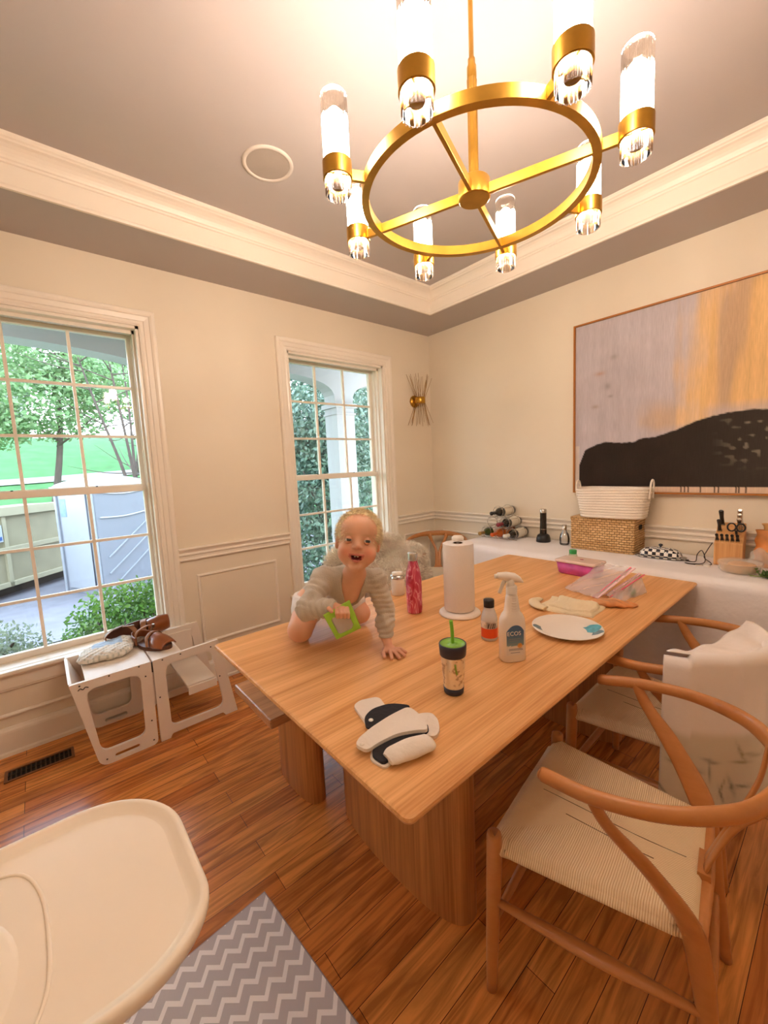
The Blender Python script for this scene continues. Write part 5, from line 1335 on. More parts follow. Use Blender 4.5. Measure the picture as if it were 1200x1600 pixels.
loft(hd, sec, 20); loft(hd, [[(-.004 + .013 * math.cos(2 * PI * i / 20) * s, .012 * math.sin(2 * PI * i / 20) * s, z) for i in range(20)] for s, z in ((1.1, .250), (1, .262), (1.15, .280))], 20)
obj('spray_head', hd, M_sp, t)
tg = MB(); tg.tube([(-.022, 0, .276), (-.030, 0, .262), (-.036, 0, .246), (-.043, 0, .232)], None, n=10, flat=[(.007, .005), (.007, .004), (.0065, .0035), (.006, .003)], sub=4, up=(0, 1, 0)); obj('trigger', tg, M_sp, t)
nz = MB(); nz.lathe([(.008, 0), (.008, .008), (.0005, .0085)], (-.048, 0, .290), 14, M=Matrix.Rotation(-PI / 2, 4, 'Y')); obj('nozzle', nz, M_sp, t)
def ov_y(x, rx=.043, ry=.027, e=2.8): return -ry * (1 - (abs(x) / rx) ** e) ** (1 / e)
def wrap_panel(pts_fn, nu, nv, off=.0006, rx=.043, ry=.027):
    mb = MB(); mb.grid(lambda u, v: (lambda q: (q[0], ov_y(q[0], rx, ry) - off, q[1]))(pts_fn(u, v)), nu, nv); return mb
def lab_fn(u, v):
    x = -.030 + .060 * u; ztop = .128 - .022 * abs(2 * u - 1) ** 2.4; return (x, .026 + (ztop - .026) * v)
lb = wrap_panel(lab_fn, 24, 30)
cols = []
for (x, y, z) in lb.v:
    if z > .098: c_ = np.array(srgb('4f6f96'))
    elif z > .058: q = (z - .058) / .040; c_ = np.array(srgb('4f6f96')) * q + np.array(srgb('7f9a9c')) * (1 - q)
    else: c_ = np.array(srgb('e6dcd2'))
    cols.append(c_)
label = obj('printed_label', lb, vcol_mat('label_print', rough=.35), body, colors=cols, fix=False)
MXZ = lambda x, z, s=1, y=None: Matrix.Translation((x, (ov_y(x) if y is None else y) - .0012, z)) @ Matrix.Rotation(PI / 2, 4, 'X')
text_obj('ECOS', .0195, M_white, MXZ(-.006, .100, y=-.0268), body)
M_or = mat('citrus_orange', 'e59a30', rough=.4)
fl = MB()
for k in range(9): a = 2 * PI * k / 9; fl.prism([(.014 + .0085 * math.cos(a + q) + 0, .058 + .0085 * math.sin(a + q)) for q in (-.25, 0, .25)] + [(.014, .058)], [], 0, .0004, Matrix(((1, 0, 0, 0), (0, 0, -1, -.0277), (0, 1, 0, 0), (0, 0, 0, 1))))
obj('citrus_emblem', fl, M_or, body)
ln = MB()
for (z, x0, x1) in ((.082, -.024, .016), (.076, -.024, .010), (.066, -.024, .004), (.048, -.024, .022), (.044, -.024, .024), (.035, -.018, .014)): ln.box(x0, x1, -.0282, -.0276, z - .0009, z + .0009)
obj('label_lines', ln, mat('label_ink', '8d8c92', rough=.5), body)
gr = MB()
for k in range(6): z = .176 + k * .0085; w_ = .016 - .0012 * k; gr.tube([(-w_ * .6, -.0185 + .0004 * k * 1.2, z), (0, -.0200 + .0006 * k, z - .0012), (w_ * .6, -.0185 + .0004 * k * 1.2, z)], .0012, n=6, sub=3)
obj('grip_ridges', gr, M_sp, body)

t = thing('medicine_bottle', 'small white bottle with a black cap and orange label behind the spray bottle', 'bottle', (-1.868, -1.985, TT), math.radians(-33))
b_ = MB(); b_.lathe([(.0005, 0), (.027, 0), (.030, .003), (.030, .078), (.0285, .090), (.023, .108), (.0195, .116), (.0195, .124)], n=36); body = obj('bottle_body', b_, mat('bottle_silver', 'd8d0ca', rough=.25, var=.02), t)
b_ = MB(); b_.lathe([(.0195, .125), (.0200, .150), (.019, .153), (.0005, .154)], n=30, flute=(40, .02)); obj('cap', b_, M_black, t)
b_ = MB(); b_.lathe([(.0305, .012), (.0305, .048)], n=36); obj('orange_band', b_, mat('label_orange_red', 'e2501c', rough=.4), body)
b_ = MB(); b_.lathe([(.0304, .048), (.0304, .074)], n=36); obj('picture_band', b_, mat('label_white_pic', 'cfc0b4', rough=.4, var=.45, vscale=55), body)
b_ = MB()
for k, (x, w_) in enumerate(((-.016, .003), (-.008, .002), (.0, .003), (.008, .002))): b_.beam((x, -math.sqrt(.0309 ** 2 - x * x), .050), (x + .004, -math.sqrt(.0309 ** 2 - (x + .004) ** 2), .068), w_, .0008, up=(0, 1, 0))
obj('label_script', b_, mat('ink_black', '2a1c1a', rough=.5), body)

t = thing('straw_tumbler', 'stainless child tumbler with a green lid and straw nearest the camera', 'tumbler', (-2.244, -2.125, TT))
m, nt, b = new_mat('steel_printed'); b.inputs['Metallic'].default_value = .65; b.inputs['Roughness'].default_value = .3
no = N(nt, 'ShaderNodeTexNoise'); no.inputs['Scale'].default_value = 60; no.inputs['Detail'].default_value = 3; nt.links.new(coords(nt), no.inputs['Vector'])
r = N(nt, 'ShaderNodeValToRGB'); r.color_ramp.elements[0].position = .38; r.color_ramp.elements[0].color = srgb('b8a890'); r.color_ramp.elements[1].position = .45; r.color_ramp.elements[1].color = srgb('ece4d2'); nt.links.new(no.outputs['Fac'], r.inputs[0]); nt.links.new(r.outputs[0], b.inputs['Base Color'])
M_navy = mat('navy_rubber', '2b2a38', rough=.4); M_green = mat('lime_lid', '7db83c', rough=.25, coat=.3)
b_ = MB(); b_.lathe([(.0285, .018), (.0360, .118)], n=44); obj('steel_wall', b_, m, t)
b_ = MB(); b_.lathe([(.0005, 0), (.026, 0), (.0285, .003), (.0298, .020), (.0288, .020)], n=44); obj('base_band', b_, M_navy, t)
b_ = MB(); b_.lathe([(.0362, .114), (.0378, .116), (.0396, .140), (.0396, .148), (.0372, .150), (.036, .146)], n=44); obj('rim_band', b_, M_navy, t)
b_ = MB(); b_.lathe([(.0370, .147), (.034, .149), (.031, .144), (.010, .144), (.008, .149), (.0005, .149)], n=44); obj('lid', b_, M_green, t)
b_ = MB(); b_.tube([(0, 0, .144), (.0, .0, .18), (-.002, .002, .216)], .0052, n=14, sub=3); obj('straw', b_, mat('straw_green', '7cc030', rough=.3), t)
b_ = MB(); b_.tube([(-.024, -.028, .10), (-.022, -.028, .085), (-.019, -.0295, .07)], .003, n=6, sub=3); obj('leaf_print', b_, mat('leaf_print', '8bb04a', rough=.4), t)

t = thing('paper_plate', 'white paper plate with a teal leaf print on its rim', 'plate', (-1.608, -2.158, TT))
pl = MB(); pl.lathe([(.0005, .003), (.085, .003), (.098, .008), (.120, .018), (.127, .019), (.128, .0175), (.120, .0155), (.098, .0055), (.085, 0.0005), (.0005, 0.0005)], n=72)
cols = []
for (x, y, z) in pl.v:
    a = math.degrees(math.atan2(y, x)); r_ = math.hypot(x, y); c_ = srgb('f2e6d8')
    cols.append(c_)
pb = obj('plate_body', pl, mat('plate_white', 'f2e6d8', rough=.5, var=.01), t)
M_teal = mat('print_teal', '5fb0c0', rough=.5, var=.25, vscale=60); M_gry = mat('print_slate', '6e8288', rough=.5, var=.3, vscale=60)
def print_patch(a0, a1, r0, r1, m_):
    g = MB()
    def fn(u, v):
        a = math.radians(a0 + (a1 - a0) * u); r_ = r0 + (r1 - r0) * v; r_ = r0 + (r_ - r0) * (.55 + .45 * math.sin(PI * u))
        z = np.interp(r_, [0, .085, .098, .120, .127], [.003, .003, .008, .018, .019]) + .0006
        return (r_ * math.cos(a), r_ * math.sin(a), z)
    g.grid(fn, 16, 8); o = obj('leaf_print', g, m_, pb, fix=False); return o
print_patch(-66, -28, .070, .125, M_teal); print_patch(-84, -60, .088, .126, M_gry); print_patch(118, 142, .095, .126, M_gry)

# knitted cloth, folded
t = thing('knit_washcloth', 'cream waffle-knit cloth folded flat beyond the paper plate', 'cloth', (-1.352, -2.035, TT), math.radians(10))
def knit(name, x0, x1, y0, y1, z, th, seed, parent):
    g = MB()
    def fn(u, v):
        ww = math.sin(seed + u * 5) * .004
        x = x0 + (x1 - x0) * u + .006 * math.sin(v * 6 + seed); y = y0 + (y1 - y0) * v + .008 * math.sin(u * 5 + seed)
        ed = min(u, 1 - u, v, 1 - v); h = z + th * min(1, (ed * 14)) ** .5
        h += .0016 * abs(math.sin(u * 42)) * abs(math.sin(v * 30)) + .003 * math.sin(u * 7 + v * 5 + seed) * min(1, ed * 10)
        return (x, y, max(.0006, h))
    g.grid(fn, 84, 60); n0 = len(g.v); g.v += [(x, y, max(.0003, min(z_, z + .0004))) for x, y, z_ in g.v]; 
    return obj(name, g, mat('knit_cream', 'efdcb8', rough=.9, bump=.4, bscale=200), parent, fix=False)
knit('lower_fold', -.095, .100, -.135, .10, 0, .010, 1.0, t)
knit('upper_fold', -.065, .090, -.120, .055, .009, .010, 2.2, t)
t2 = MB(); t2.tube([(-.10, .06, .010), (-.085, .105, .014), (-.03, .135, .012), (.02, .125, .010)], None, n=10, flat=[(.022, .008), (.026, .010), (.024, .009), (.018, .006)], sub=5, up=(0, 0, 1)); obj('rolled_corner', t2, mat('knit_cream', ''), t)

# snap bib, folded
t = thing('cloth_bib', 'cream and black folded baby bib with snaps at the near corner of the table', 'bib', (-2.478, -2.115, TT))
M_cr = mat('bib_cream', 'efe2d4', rough=.85, bump=.2, bscale=90, var=.02); M_bk = mat('bib_black', '221f24', rough=.85, bump=.2, bscale=90)
def pad(name, out, z0, z1, m_, parent, M=None, bev=.004):
    q = MB(); q.prism(out, [], z0, z1, M); return obj(name, q, m_, parent, bevel=bev, segs=3)
bx0, by0 = -2.478, -2.115
def bib_piece(name, pts, z0, z1, m_, bev=.004):
    P = [(x - bx0, y - by0) for x, y in pts]; n_ = len(P)
    P = rpoly(P, [.42 * min((Vector(P[k]) - Vector(P[k - 1])).length, (Vector(P[(k + 1) % n_]) - Vector(P[k])).length) for k in range(n_)], 5)
    return pad(name, P, z0, z1, m_, t, bev=bev)
bib_piece('back_flap', [(-2.505, -1.984), (-2.478, -1.976), (-2.425, -1.998), (-2.441, -2.045), (-2.464, -2.165), (-2.552, -2.146), (-2.531, -2.082)], .0005, .009, M_cr)
bib_piece('black_tab', [(-2.546, -2.094), (-2.520, -2.052), (-2.482, -2.038), (-2.430, -2.052), (-2.392, -2.104), (-2.446, -2.113), (-2.516, -2.110)], .009, .0135, M_bk)
bib_piece('middle_flap', [(-2.606, -2.130), (-2.585, -2.117), (-2.542, -2.108), (-2.474, -2.103), (-2.411, -2.108), (-2.415, -2.153), (-2.428, -2.190), (-2.446, -2.213), (-2.467, -2.193), (-2.51, -2.169), (-2.564, -2.163), (-2.600, -2.166)], .0125, .021, M_cr)
bib_piece('side_flap', [(-2.43, -2.130), (-2.395, -2.142), (-2.376, -2.160), (-2.385, -2.190), (-2.412, -2.220), (-2.440, -2.232), (-2.455, -2.21)], .0008, .010, M_cr)
bib_piece('black_lining', [(-2.594, -2.176), (-2.573, -2.157), (-2.541, -2.157), (-2.498, -2.167), (-2.465, -2.185), (-2.438, -2.174), (-2.421, -2.187), (-2.442, -2.213), (-2.477, -2.204), (-2.514, -2.200), (-2.56, -2.210), (-2.591, -2.215)], .003, .0125, M_bk)
bib_piece('lining_edge', [(-2.601, -2.176), (-2.575, -2.151), (-2.541, -2.150), (-2.498, -2.160), (-2.465, -2.180), (-2.434, -2.168), (-2.415, -2.187), (-2.440, -2.220), (-2.477, -2.211), (-2.514, -2.207), (-2.56, -2.217), (-2.593, -2.222)], .0006, .0055, M_cr, .0015)
q = MB(); q.tube([(-2.578 - bx0, -2.214 - by0, .014), (-2.56 - bx0, -2.217 - by0, .017), (-2.52 - bx0, -2.228 - by0, .018), (-2.478 - bx0, -2.240 - by0, .017), (-2.470 - bx0, -2.242 - by0, .014)], None, n=18, flat=[(.020, .008), (.027, .014), (.029, .017), (.026, .014), (.020, .008)], sub=6, up=(0, 0, 1)); obj('rolled_end', q, M_cr, t)
q = MB(); q.lathe([(.0065, 0), (.006, .0014), (.0036, .0014), (.0033, .0004), (.0005, .0004)], (-2.516 - bx0, -2.076 - by0, .0137), 18); obj('snap', q, mat('snap_white', 'f0ece4', rough=.3), t)
q = MB(); q.lathe([(.006, 0), (.0055, .0014), (.0005, .0016)], (-2.595 - bx0, -2.142 - by0, .0212), 16); obj('snap', q, M_cr, t)

# food box, juice bottle, zip bags
t = thing('food_box', 'plastic box with clear lid and bright pink contents near the far table corner', 'food box', (-.79, -1.845, TT), math.radians(-4))
M_clr = film('box_film', 'f6e6e0', .40, .12)
b_ = loft(MB(), [[(x, y, z) for x, y in rrect(-w_, w_, -l_, l_, .02, 4)] for w_, l_, z in ((.052, .095, 0), (.060, .105, .008), (.068, .114, .070))], 20); obj('tub', b_, mat('pink_food', 'cc5098', rough=.35, var=.2, vscale=20), t)
b_ = loft(MB(), [[(x, y, z) for x, y in rrect(-w_, w_, -l_, l_, .02, 4)] for w_, l_, z in ((.072, .118, .070), (.074, .120, .074), (.072, .118, .082), (.060, .105, .085))], 20); obj('lid', b_, mat('lid_milky', 'e6c8bc', rough=.2, coat=.3), t)
b_ = MB(); b_.ball((.0, -.01, .0865), (.006, .012, .002), 10); obj('berry_smear', b_, mat('berry_red', 'a8204a', rough=.3), t)
t = thing('small_juice_bottle', 'small clear bottle with a green screw cap behind the pink food box', 'bottle', (-.66, -1.745, TT))
b_ = MB(); b_.lathe([(.0005, 0), (.024, 0), (.026, .004), (.026, .070), (.020, .085)], n=28); obj('bottle_body', b_, film('bottle_film', 'dfe8c8', .5, .1), t)
b_ = MB(); b_.lathe([(.021, .083), (.0215, .104), (.0195, .107), (.0005, .108)], n=30, flute=(36, .02)); obj('cap', b_, mat('cap_green', '2f9a4a', rough=.35), t)
def zbag(name, label, P, m_, zipc, n=(26, 18), amp=.006, th=.012, extra=None):
    """P: four world corners (zip left, zip right, bottom right, bottom left)"""
    A, B, Cc, D = [Vector(q) for q in P]; ctr = (A + B + Cc + D) / 4; t = thing(name, label, 'plastic bag', (ctr.x, ctr.y, TT), 0, 'zip bags on the far end of the table')
    nn = (B - A).cross(D - A).normalized(); nn = nn if nn.z > 0 else -nn
    for s_ in (1, -1):
        g = MB()
        def fn(u, v):
            p = (A * (1 - u) + B * u) * (1 - v) + (D * (1 - u) + Cc * u) * v
            w_ = math.sin(PI * u) ** .6 * math.sin(PI * v * .5 + .08) * (1 if v < .9 else (1 - v) * 10)
            p = p + nn * (s_ * th * w_ + amp * math.sin(u * 13 + v * 7) * math.sin(v * 9 + u * 4 + s_))
            return (p.x - ctr.x, p.y - ctr.y, max(.0012, p.z - TT))
        g.grid(fn, *n); obj('bag_film', g, m_, t, fix=False)
    z_ = MB(); q0 = A - ctr; q1 = B - ctr; q0.z = A.z - TT; q1.z = B.z - TT; z_.beam(q0, q1, .012, .003, up=nn); obj('zip_strip', z_, zipc, t)
    z2 = MB(); of = (D - A).normalized() * .02; z2.beam(q0 + of, q1 + of, .005, .0035, up=nn); obj('zip_strip', z2, M_pkz, t)
    return t
M_pkz = mat('zip_pink', 'e2607e', rough=.3); M_clz = mat('zip_clear', 'efc8cc', rough=.3)
M_bag = film('zip_film', 'f2e4e4', .34, .15)
zbag('zip_bag', 'large clear zip bag with a pink seal leaning across the pink box', [(-1.19, -2.10, TT + .012), (-.93, -2.17, TT + .115), (-.80, -1.97, TT + .085), (-1.12, -1.915, TT + .006)], M_bag, M_clz)
zbag('zip_bag', 'clear zip bag holding green vegetables beside the orange snack bag', [(-1.13, -2.115, TT + .014), (-.90, -2.185, TT + .085), (-.93, -2.225, TT + .004), (-1.14, -2.19, TT + .003)], M_bag, M_clz, th=.016)
t = thing('green_vegetables', 'green vegetable pieces inside the clear zip bag', 'vegetables', (-1.00, -2.175, TT))
b_ = MB(); b_.tube([(-.03, -.02, .012), (.01, -.015, .013), (.05, .0, .011)], [.008, .009, .006], n=10, sub=3); b_.tube([(-.01, .0, .022), (.02, .004, .027), (.05, .01, .030)], [.006, .007, .004], n=10, sub=3); obj('pieces', b_, mat('veg_green', '3f8a2c', rough=.35, var=.2), t)
t = thing('snack_bag', 'small clear bag of orange dried snacks at the near end of the zip bags', 'snack bag', (-1.215, -2.180, TT), math.radians(-58))
s_ = SDF((-.12, -.07, -.01), (.12, .07, .06), .004)
s_.ell((-.02, 0, .014), (.075, .036, .018), k=.01); s_.ell((.05, .004, .008), (.045, .022, .010), k=.02)
X_, Y_, Z_ = s_.ax[0][:, None, None], s_.ax[1][None, :, None], s_.ax[2][None, None, :]
s_.D += .004 * np.sin(X_ * 90 + 2 * np.sin(Y_ * 70)) * np.sin(Y_ * 100 + X_ * 40 + Z_ * 90); s_.D = np.maximum(s_.D, -(Z_ - .0008) + 0 * X_ + 0 * Y_)
V, F = s_.mesh(); np_obj('snack_pieces', V, F, mat('snack_orange', 'd9925a', rough=.3, var=.25, vscale=25, coat=.4), t)
# lidded jar behind the child's shoulder
t = thing('lidded_cup', "white cup with a shiny metal lid band behind the child's shoulder", 'cup', (-1.735, -1.33, TT))
b_ = MB(); b_.lathe([(.0005, 0), (.030, 0), (.034, .006), (.037, .085), (.036, .088)], n=32); obj('cup_body', b_, M_white, t)
b_ = MB(); b_.lathe([(.0375, .088), (.0375, .104), (.0005, .106)], n=32); obj('metal_lid', b_, M_steel, t)
b_ = MB(); b_.lathe([(.0300, .106), (.0300, .118), (.0005, .119)], n=32); obj('lid_cap', b_, M_white, t)

# ------------------------------------------------------------------ cloth over the chair back
def bow_pt(a):   # a from -1 (left arm) through 0 (back) to 1
    hb_ = [(0, -.538), (.1, -.522), (.19, -.468), (.257, -.362), (.277, -.24), (.262, -.135)]
    s_ = 1 if a >= 0 else -1; q = abs(a) * 5; i = min(4, int(q)); f_ = q - i
    return Vector((s_ * (hb_[i][0] * (1 - f_) + hb_[i + 1][0] * f_), hb_[i][1] * (1 - f_) + hb_[i + 1][1] * f_, 0))
t = thing('draped_blanket', 'white cotton blanket with printed sprigs hanging over the second wishbone chair', 'blanket', (-1.350, -2.172, 0), math.radians(1.2))
ZB = .775
def drape(u, v):
    a = -.70 + 1.14 * u; c0 = bow_pt(a); nrm_ = (c0 - Vector((0, -.25, 0))).normalized()
    top = ZB + .012 * math.sin(u * 5) - (.015 if u < .1 else 0)
    if v < .30:      # inside hang / crossing over the opening
        q = 1 - v / .30; L_ = .09 + .03 * math.sin(u * 7)
        p = c0 - nrm_ * (.024 + .020 * q + .012 * math.sin(u * 16) * q); z = top - .012 - q * L_
    elif v < .42:
        q = (v - .30) / .12; an = PI * q; p = c0 + nrm_ * (-.024 * math.cos(an)); z = top - .012 + .020 * math.sin(an)
    else:
        q = (v - .42) / .58; L_ = .37 + .05 * math.sin(u * 6.5 + .5) + .05 * (u < .35) * math.sin(u * 9)
        f_ = .026 * math.sin(u * 21 + 1) * q + .016 * math.sin(u * 37 + 2 * v) * q * q
        p = c0 + nrm_ * (.026 + .030 * q + f_); z = top - .012 - q * L_
    return (p.x, p.y, z)
NU_, NV_ = 130, 90
g = MB(); g.grid(drape, NU_, NV_)
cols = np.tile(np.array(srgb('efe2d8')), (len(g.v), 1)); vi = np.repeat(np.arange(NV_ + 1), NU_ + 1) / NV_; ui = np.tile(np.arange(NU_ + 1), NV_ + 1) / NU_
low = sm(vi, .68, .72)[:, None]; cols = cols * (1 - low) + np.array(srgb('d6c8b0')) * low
for k in range(44):
    cu, cv = rng.uniform(0, 1), rng.uniform(.74, .985); an = rng.uniform(0, PI); du = (ui - cu) * 1.1; dv = (vi - cv) * .7
    a_ = du * math.cos(an) + dv * math.sin(an); b2 = -du * math.sin(an) + dv * math.cos(an); q = np.exp(-(a_ / .026) ** 2 - (b2 / .0045) ** 2)[:, None] * .8
    cols = cols * (1 - q) + np.array(srgb(('6a6a58', '4a4436', '8a7a4c')[k % 3])) * q
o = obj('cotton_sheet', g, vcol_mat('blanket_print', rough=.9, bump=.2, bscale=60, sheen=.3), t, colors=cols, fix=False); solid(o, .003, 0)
g = MB()
def over(u, v):
    a = bow_pt(-.69 + .69 * v); b2 = bow_pt(.44 - .44 * v); p = a * (1 - u) + b2 * u
    return (p.x, p.y, ZB + .010 - .035 * math.sin(PI * u) * (1 - .5 * v) + .006 * math.sin(u * 19 + v * 5))
g.grid(over, 40, 30); o = obj('top_fold', g, mat('blanket_plain', 'efe2d8', rough=.9, bump=.2), t, fix=False); solid(o, .003, 0)

# ------------------------------------------------------------------ sheepskin over the chair by the second window
t = thing('sheepskin', 'shaggy cream sheepskin heaped over a chair beside the second window', 'sheepskin', (-1.03, -.35, .42))
s_ = SDF((-.50, -.38, -.16), (.50, .34, .56), .012)
s_.ell((0, .20, .22), (.40, .075, .17), k=.05); s_.ell((.18, -.02, .15), (.20, .16, .12), k=.06); s_.ell((-.15, .02, .12), (.24, .2, .11), k=.06); s_.ell((.05, -.16, .10), (.30, .14, .12), k=.05); s_.ell((.24, .16, .26), (.14, .08, .14), k=.05); s_.ell((0, .2, .29), (.36, .07, .13), k=.05); s_.ell((.27, -.06, .27), (.07, .16, .075), k=.04); s_.ell((-.27, -.06, .27), (.07, .16, .075), k=.04)
V, F = s_.mesh(); V = relax(V, F, 3)
V[:, 1] = np.minimum(V[:, 1], .315)
M_fur = mat('fleece', 'ffead6', rough=.9, sheen=.4, var=.12, vscale=9)
np_obj('hide', V, F, M_fur, t)
ft = V[F]; nf = np.cross(ft[:, 1] - ft[:, 0], ft[:, 3] - ft[:, 0]); nf /= np.linalg.norm(nf, axis=1)[:, None] + 1e-9; cf = ft.mean(1); ctrs = V.mean(0)
if ((nf * (cf - ctrs)).sum(1) < 0).mean() > .5: nf = -nf
pick = rng.integers(0, len(cf), 42000); bp_ = cf[pick] + rng.normal(0, .004, (len(pick), 3))
clump = np.stack([np.sin(bp_[:, 1] * 40 + bp_[:, 2] * 33), np.sin(bp_[:, 0] * 37 + 1), np.sin(bp_[:, 0] * 29 + bp_[:, 1] * 31)], 1) * .45
nn_ = nf[pick] + clump; nn_ /= np.linalg.norm(nn_, axis=1)[:, None]
V, F = fur(bp_, nn_, 0.050, .0017, jitter=.13, curl=.3, droop=.35); V[:, 1] = np.minimum(V[:, 1], .342)
np_obj('fleece', V, F, M_fur, t, smooth=False)
# ------------------------------------------------------------------ the child kneeling on the table
CH = Vector((-2.30, -1.60, TT))
child = thing('child', 'blond toddler in a grey long-sleeved bodysuit kneeling and leaning on one hand', 'person', tuple(CH))
def nz_(v): v = np.array(v, float); return v / np.linalg.norm(v)
HC = np.array([-2.296, -1.764, 1.178])                       # head centre
fw = nz_([-.60, -.79, .16]); ro = math.radians(5)
r0 = np.array([.759, -.649, -.047]); u0 = np.array([.1065, .053, .993])   # the child's left-to-right and upward directions
rx = r0 * math.cos(ro) - u0 * math.sin(ro); rx = nz_(rx - fw * (rx @ fw)); yb = -fw; uz = np.cross(rx, yb)
HM = np.stack([rx, yb, uz], 1)                               # columns: right, back, up
def hp(x, y, z): return HC + HM @ np.array([x, y, z])
# joints, in metres in the room
J = dict(neck0=hp(0, .030, -.075), neck1=(-2.265, -1.685, 1.035), chest=(-2.268, -1.640, .985), belly=(-2.255, -1.545, .945), pelv=(-2.215, -1.430, .905),
         shL=(-2.350, -1.612, 1.030), shR=(-2.192, -1.716, 1.010), elL=(-2.452, -1.665, .955), wrL=(-2.398, -1.772, .948),
         elR=(-2.168, -1.735, .905), wrR=(-2.192, -1.762, .803),
         hipL=(-2.305, -1.425, .890), knL=(-2.395, -1.492, .816), anL=(-2.330, -1.370, .797), ftL=(-2.285, -1.315, .790),
         hipR=(-2.150, -1.450, .890), knR=(-2.122, -1.512, .812), anR=(-2.100, -1.385, .795), ftR=(-2.120, -1.320, .790))
J = {k: np.array(v, float) for k, v in J.items()}
J['wrL'] = J['wrL'] - fw * .012 + u0 * .018 - r0 * .014
S = SDF((-2.53, -1.93, .755), (-2.02, -1.255, 1.300), .0027)
def E(c, r, k=.008, op='add', M=None): S.ell(c, r, M, k, op)
# torso and limbs (skin)
S.chain([(J['neck1'], .040), (J['chest'], .058), (J['belly'], .066), (J['pelv'], .066)], .02)
S.cap(J['shL'], J['shR'], .031, .031, .025)
S.cap(J['hipL'], J['hipR'], .055, .055, .03)
S.chain([(J['shL'], .032), (J['elL'], .025), (J['wrL'], .0185)], .012)
S.chain([(J['shR'], .032), (J['elR'], .024), (J['wrR'], .0185)], .012)
for s_ in 'LR':
    S.chain([(J['hip' + s_], .058), (J['kn' + s_], .048 if s_ == 'L' else .044)], .02)
    S.chain([(J['kn' + s_], .043 if s_ == 'L' else .040), (J['an' + s_], .026), (J['ft' + s_], .022)], .012)
S.cap(J['neck0'], J['neck1'], .034, .038, .02)
# head
E(hp(0, .018, .022), (.0705, .084, .079), .01, M=HM); E(hp(0, -.012, -.032), (.0620, .060, .067), .02, M=HM)
E(hp(0, -.034, .040), (.056, .045, .045), .02, M=HM)
for s_ in (-1, 1):
    E(hp(s_ * .033, -.041, -.042), (.0300, .029, .031), .016, M=HM)
    E(hp(s_ * .070, .008, -.012), (.009, .017, .023), .005, M=HM); S.ell(hp(s_ * .079, .001, -.010), (.005, .009, .013), HM, .004, 'sub')
    S.ell(hp(s_ * .0305, -.086, .001), (.0185, .014, .0115), HM, .012, 'sub')
E(hp(0, -.055, -.086), (.021, .018, .015), .018, M=HM)
S.cap(hp(0, -.068, .006), hp(0, -.082, -.018), .0060, .0100, .014)
for s_ in (-1, 1): E(hp(s_ * .0105, -.077, -.0210), (.0066, .0070, .0056), .005, M=HM)
# mouth: lips and the open slot
for k in range(9):
    a = -1 + k / 4.; E(hp(a * .0225, -.0735 + .009 * a * a, -.0460 + .0005 * a * a), (.0055, .0052, .0034), .005, M=HM)
    E(hp(a * .0215, -.0725 + .009 * a * a, -.0660 + .0165 * a * a), (.0060, .0056, .0044), .005, M=HM)
S.ell(hp(0, -.082, -.0545), (.0150, .017, .0066), HM, .002, 'sub')
for s_ in (-1, 1): S.ell(hp(s_ * .0120, -.078, -.0512), (.0075, .014, .0036), HM, .002, 'sub')
# planted right hand: palm on the wood, five fingers
zt = .7605
palm = np.array([-2.205, -1.792, zt + .014])
S.cap(J['wrR'], palm, .0175, .0150, .008); S.ell((-2.210, -1.800, zt + .0125), (.024, .022, .0115), None, .006)
KN = [(-2.219, -1.812), (-2.212, -1.820), (-2.203, -1.822), (-2.195, -1.818)]
FT = [(-2.243, -1.851), (-2.222, -1.865), (-2.197, -1.865), (-2.176, -1.849)]
for (kx, ky), (tx, ty) in zip(KN, FT):
    mx_, my_ = (kx + tx) / 2, (ky + ty) / 2
    S.chain([((kx, ky, zt + .014), .0078), ((mx_, my_, zt + .0155), .0068), ((kx * .2 + tx * .8, ky * .2 + ty * .8, zt + .0095), .0063), ((tx, ty, zt + .0062), .0056)], .0015)
S.chain([((-2.222, -1.790, zt + .013), .0085), ((-2.243, -1.805, zt + .0105), .0075), ((-2.254, -1.825, zt + .0075), .0066)], .003)
# left hand gripping the pouch rim
wl = J['wrL']; g0 = np.array([-2.388, -1.800, .942]) - fw * .014 + u0 * .026 - r0 * .026
S.cap(wl, g0, .0170, .0150, .008); S.ell(g0 + np.array([.004, -.010, -.002]), (.020, .018, .015), None, .006)
for k in range(4):
    o_ = r0 * (-.018 + .012 * k); k0 = g0 + o_ + np.array([.002, -.016, .004]); k1 = k0 + np.array([-.006, -.014, -.002]) + u0 * (-.010); k2 = k1 + np.array([.004, .004, 0]) + u0 * (-.014)
    S.chain([(k0, .0070), (k1, .0064), (k2, .0056)], .0015)
S.chain([(g0 - r0 * .020, .0080), (g0 - r0 * .030 + u0 * .002 + fw * .012, .0072), (g0 - r0 * .020 + fw * .028 + u0 * (-.004), .0064)], .003)
S.D = np.maximum(S.D, -(S.ax[2][None, None, :] - (zt + .0002)))
V, F = S.mesh(); V = relax(V, F, 2)
L = (V - HC) @ HM                                            # vertices in the head's frame
base = np.array(srgb('e8b596')); C = np.tile(base, (len(V), 1))
def dab(c, r, col_, k=1.0, P=L):
    global C
    q = np.exp(-(((P - np.array(c)) / np.array(r)) ** 2).sum(1))[:, None] * k; C = C * (1 - q) + np.array(srgb(col_)) * q
for s_ in (-1, 1):
    dab((s_ * .036, -.062, -.038), (.022, .03, .018), 'dc8468', .75); dab((s_ * .072, .0, -.014), (.02, .02, .022), 'd98c70', .5)
    dab((s_ * .0305, -.070, .020), (.018, .03, .0035), 'c9a070', .45)
    dab((s_ * .0305, -.075, .0005), (.017, .03, .0085), 'c98a70', .55)
dab((0, -.086, -.020), (.011, .012, .010), 'dc8c70', .6)
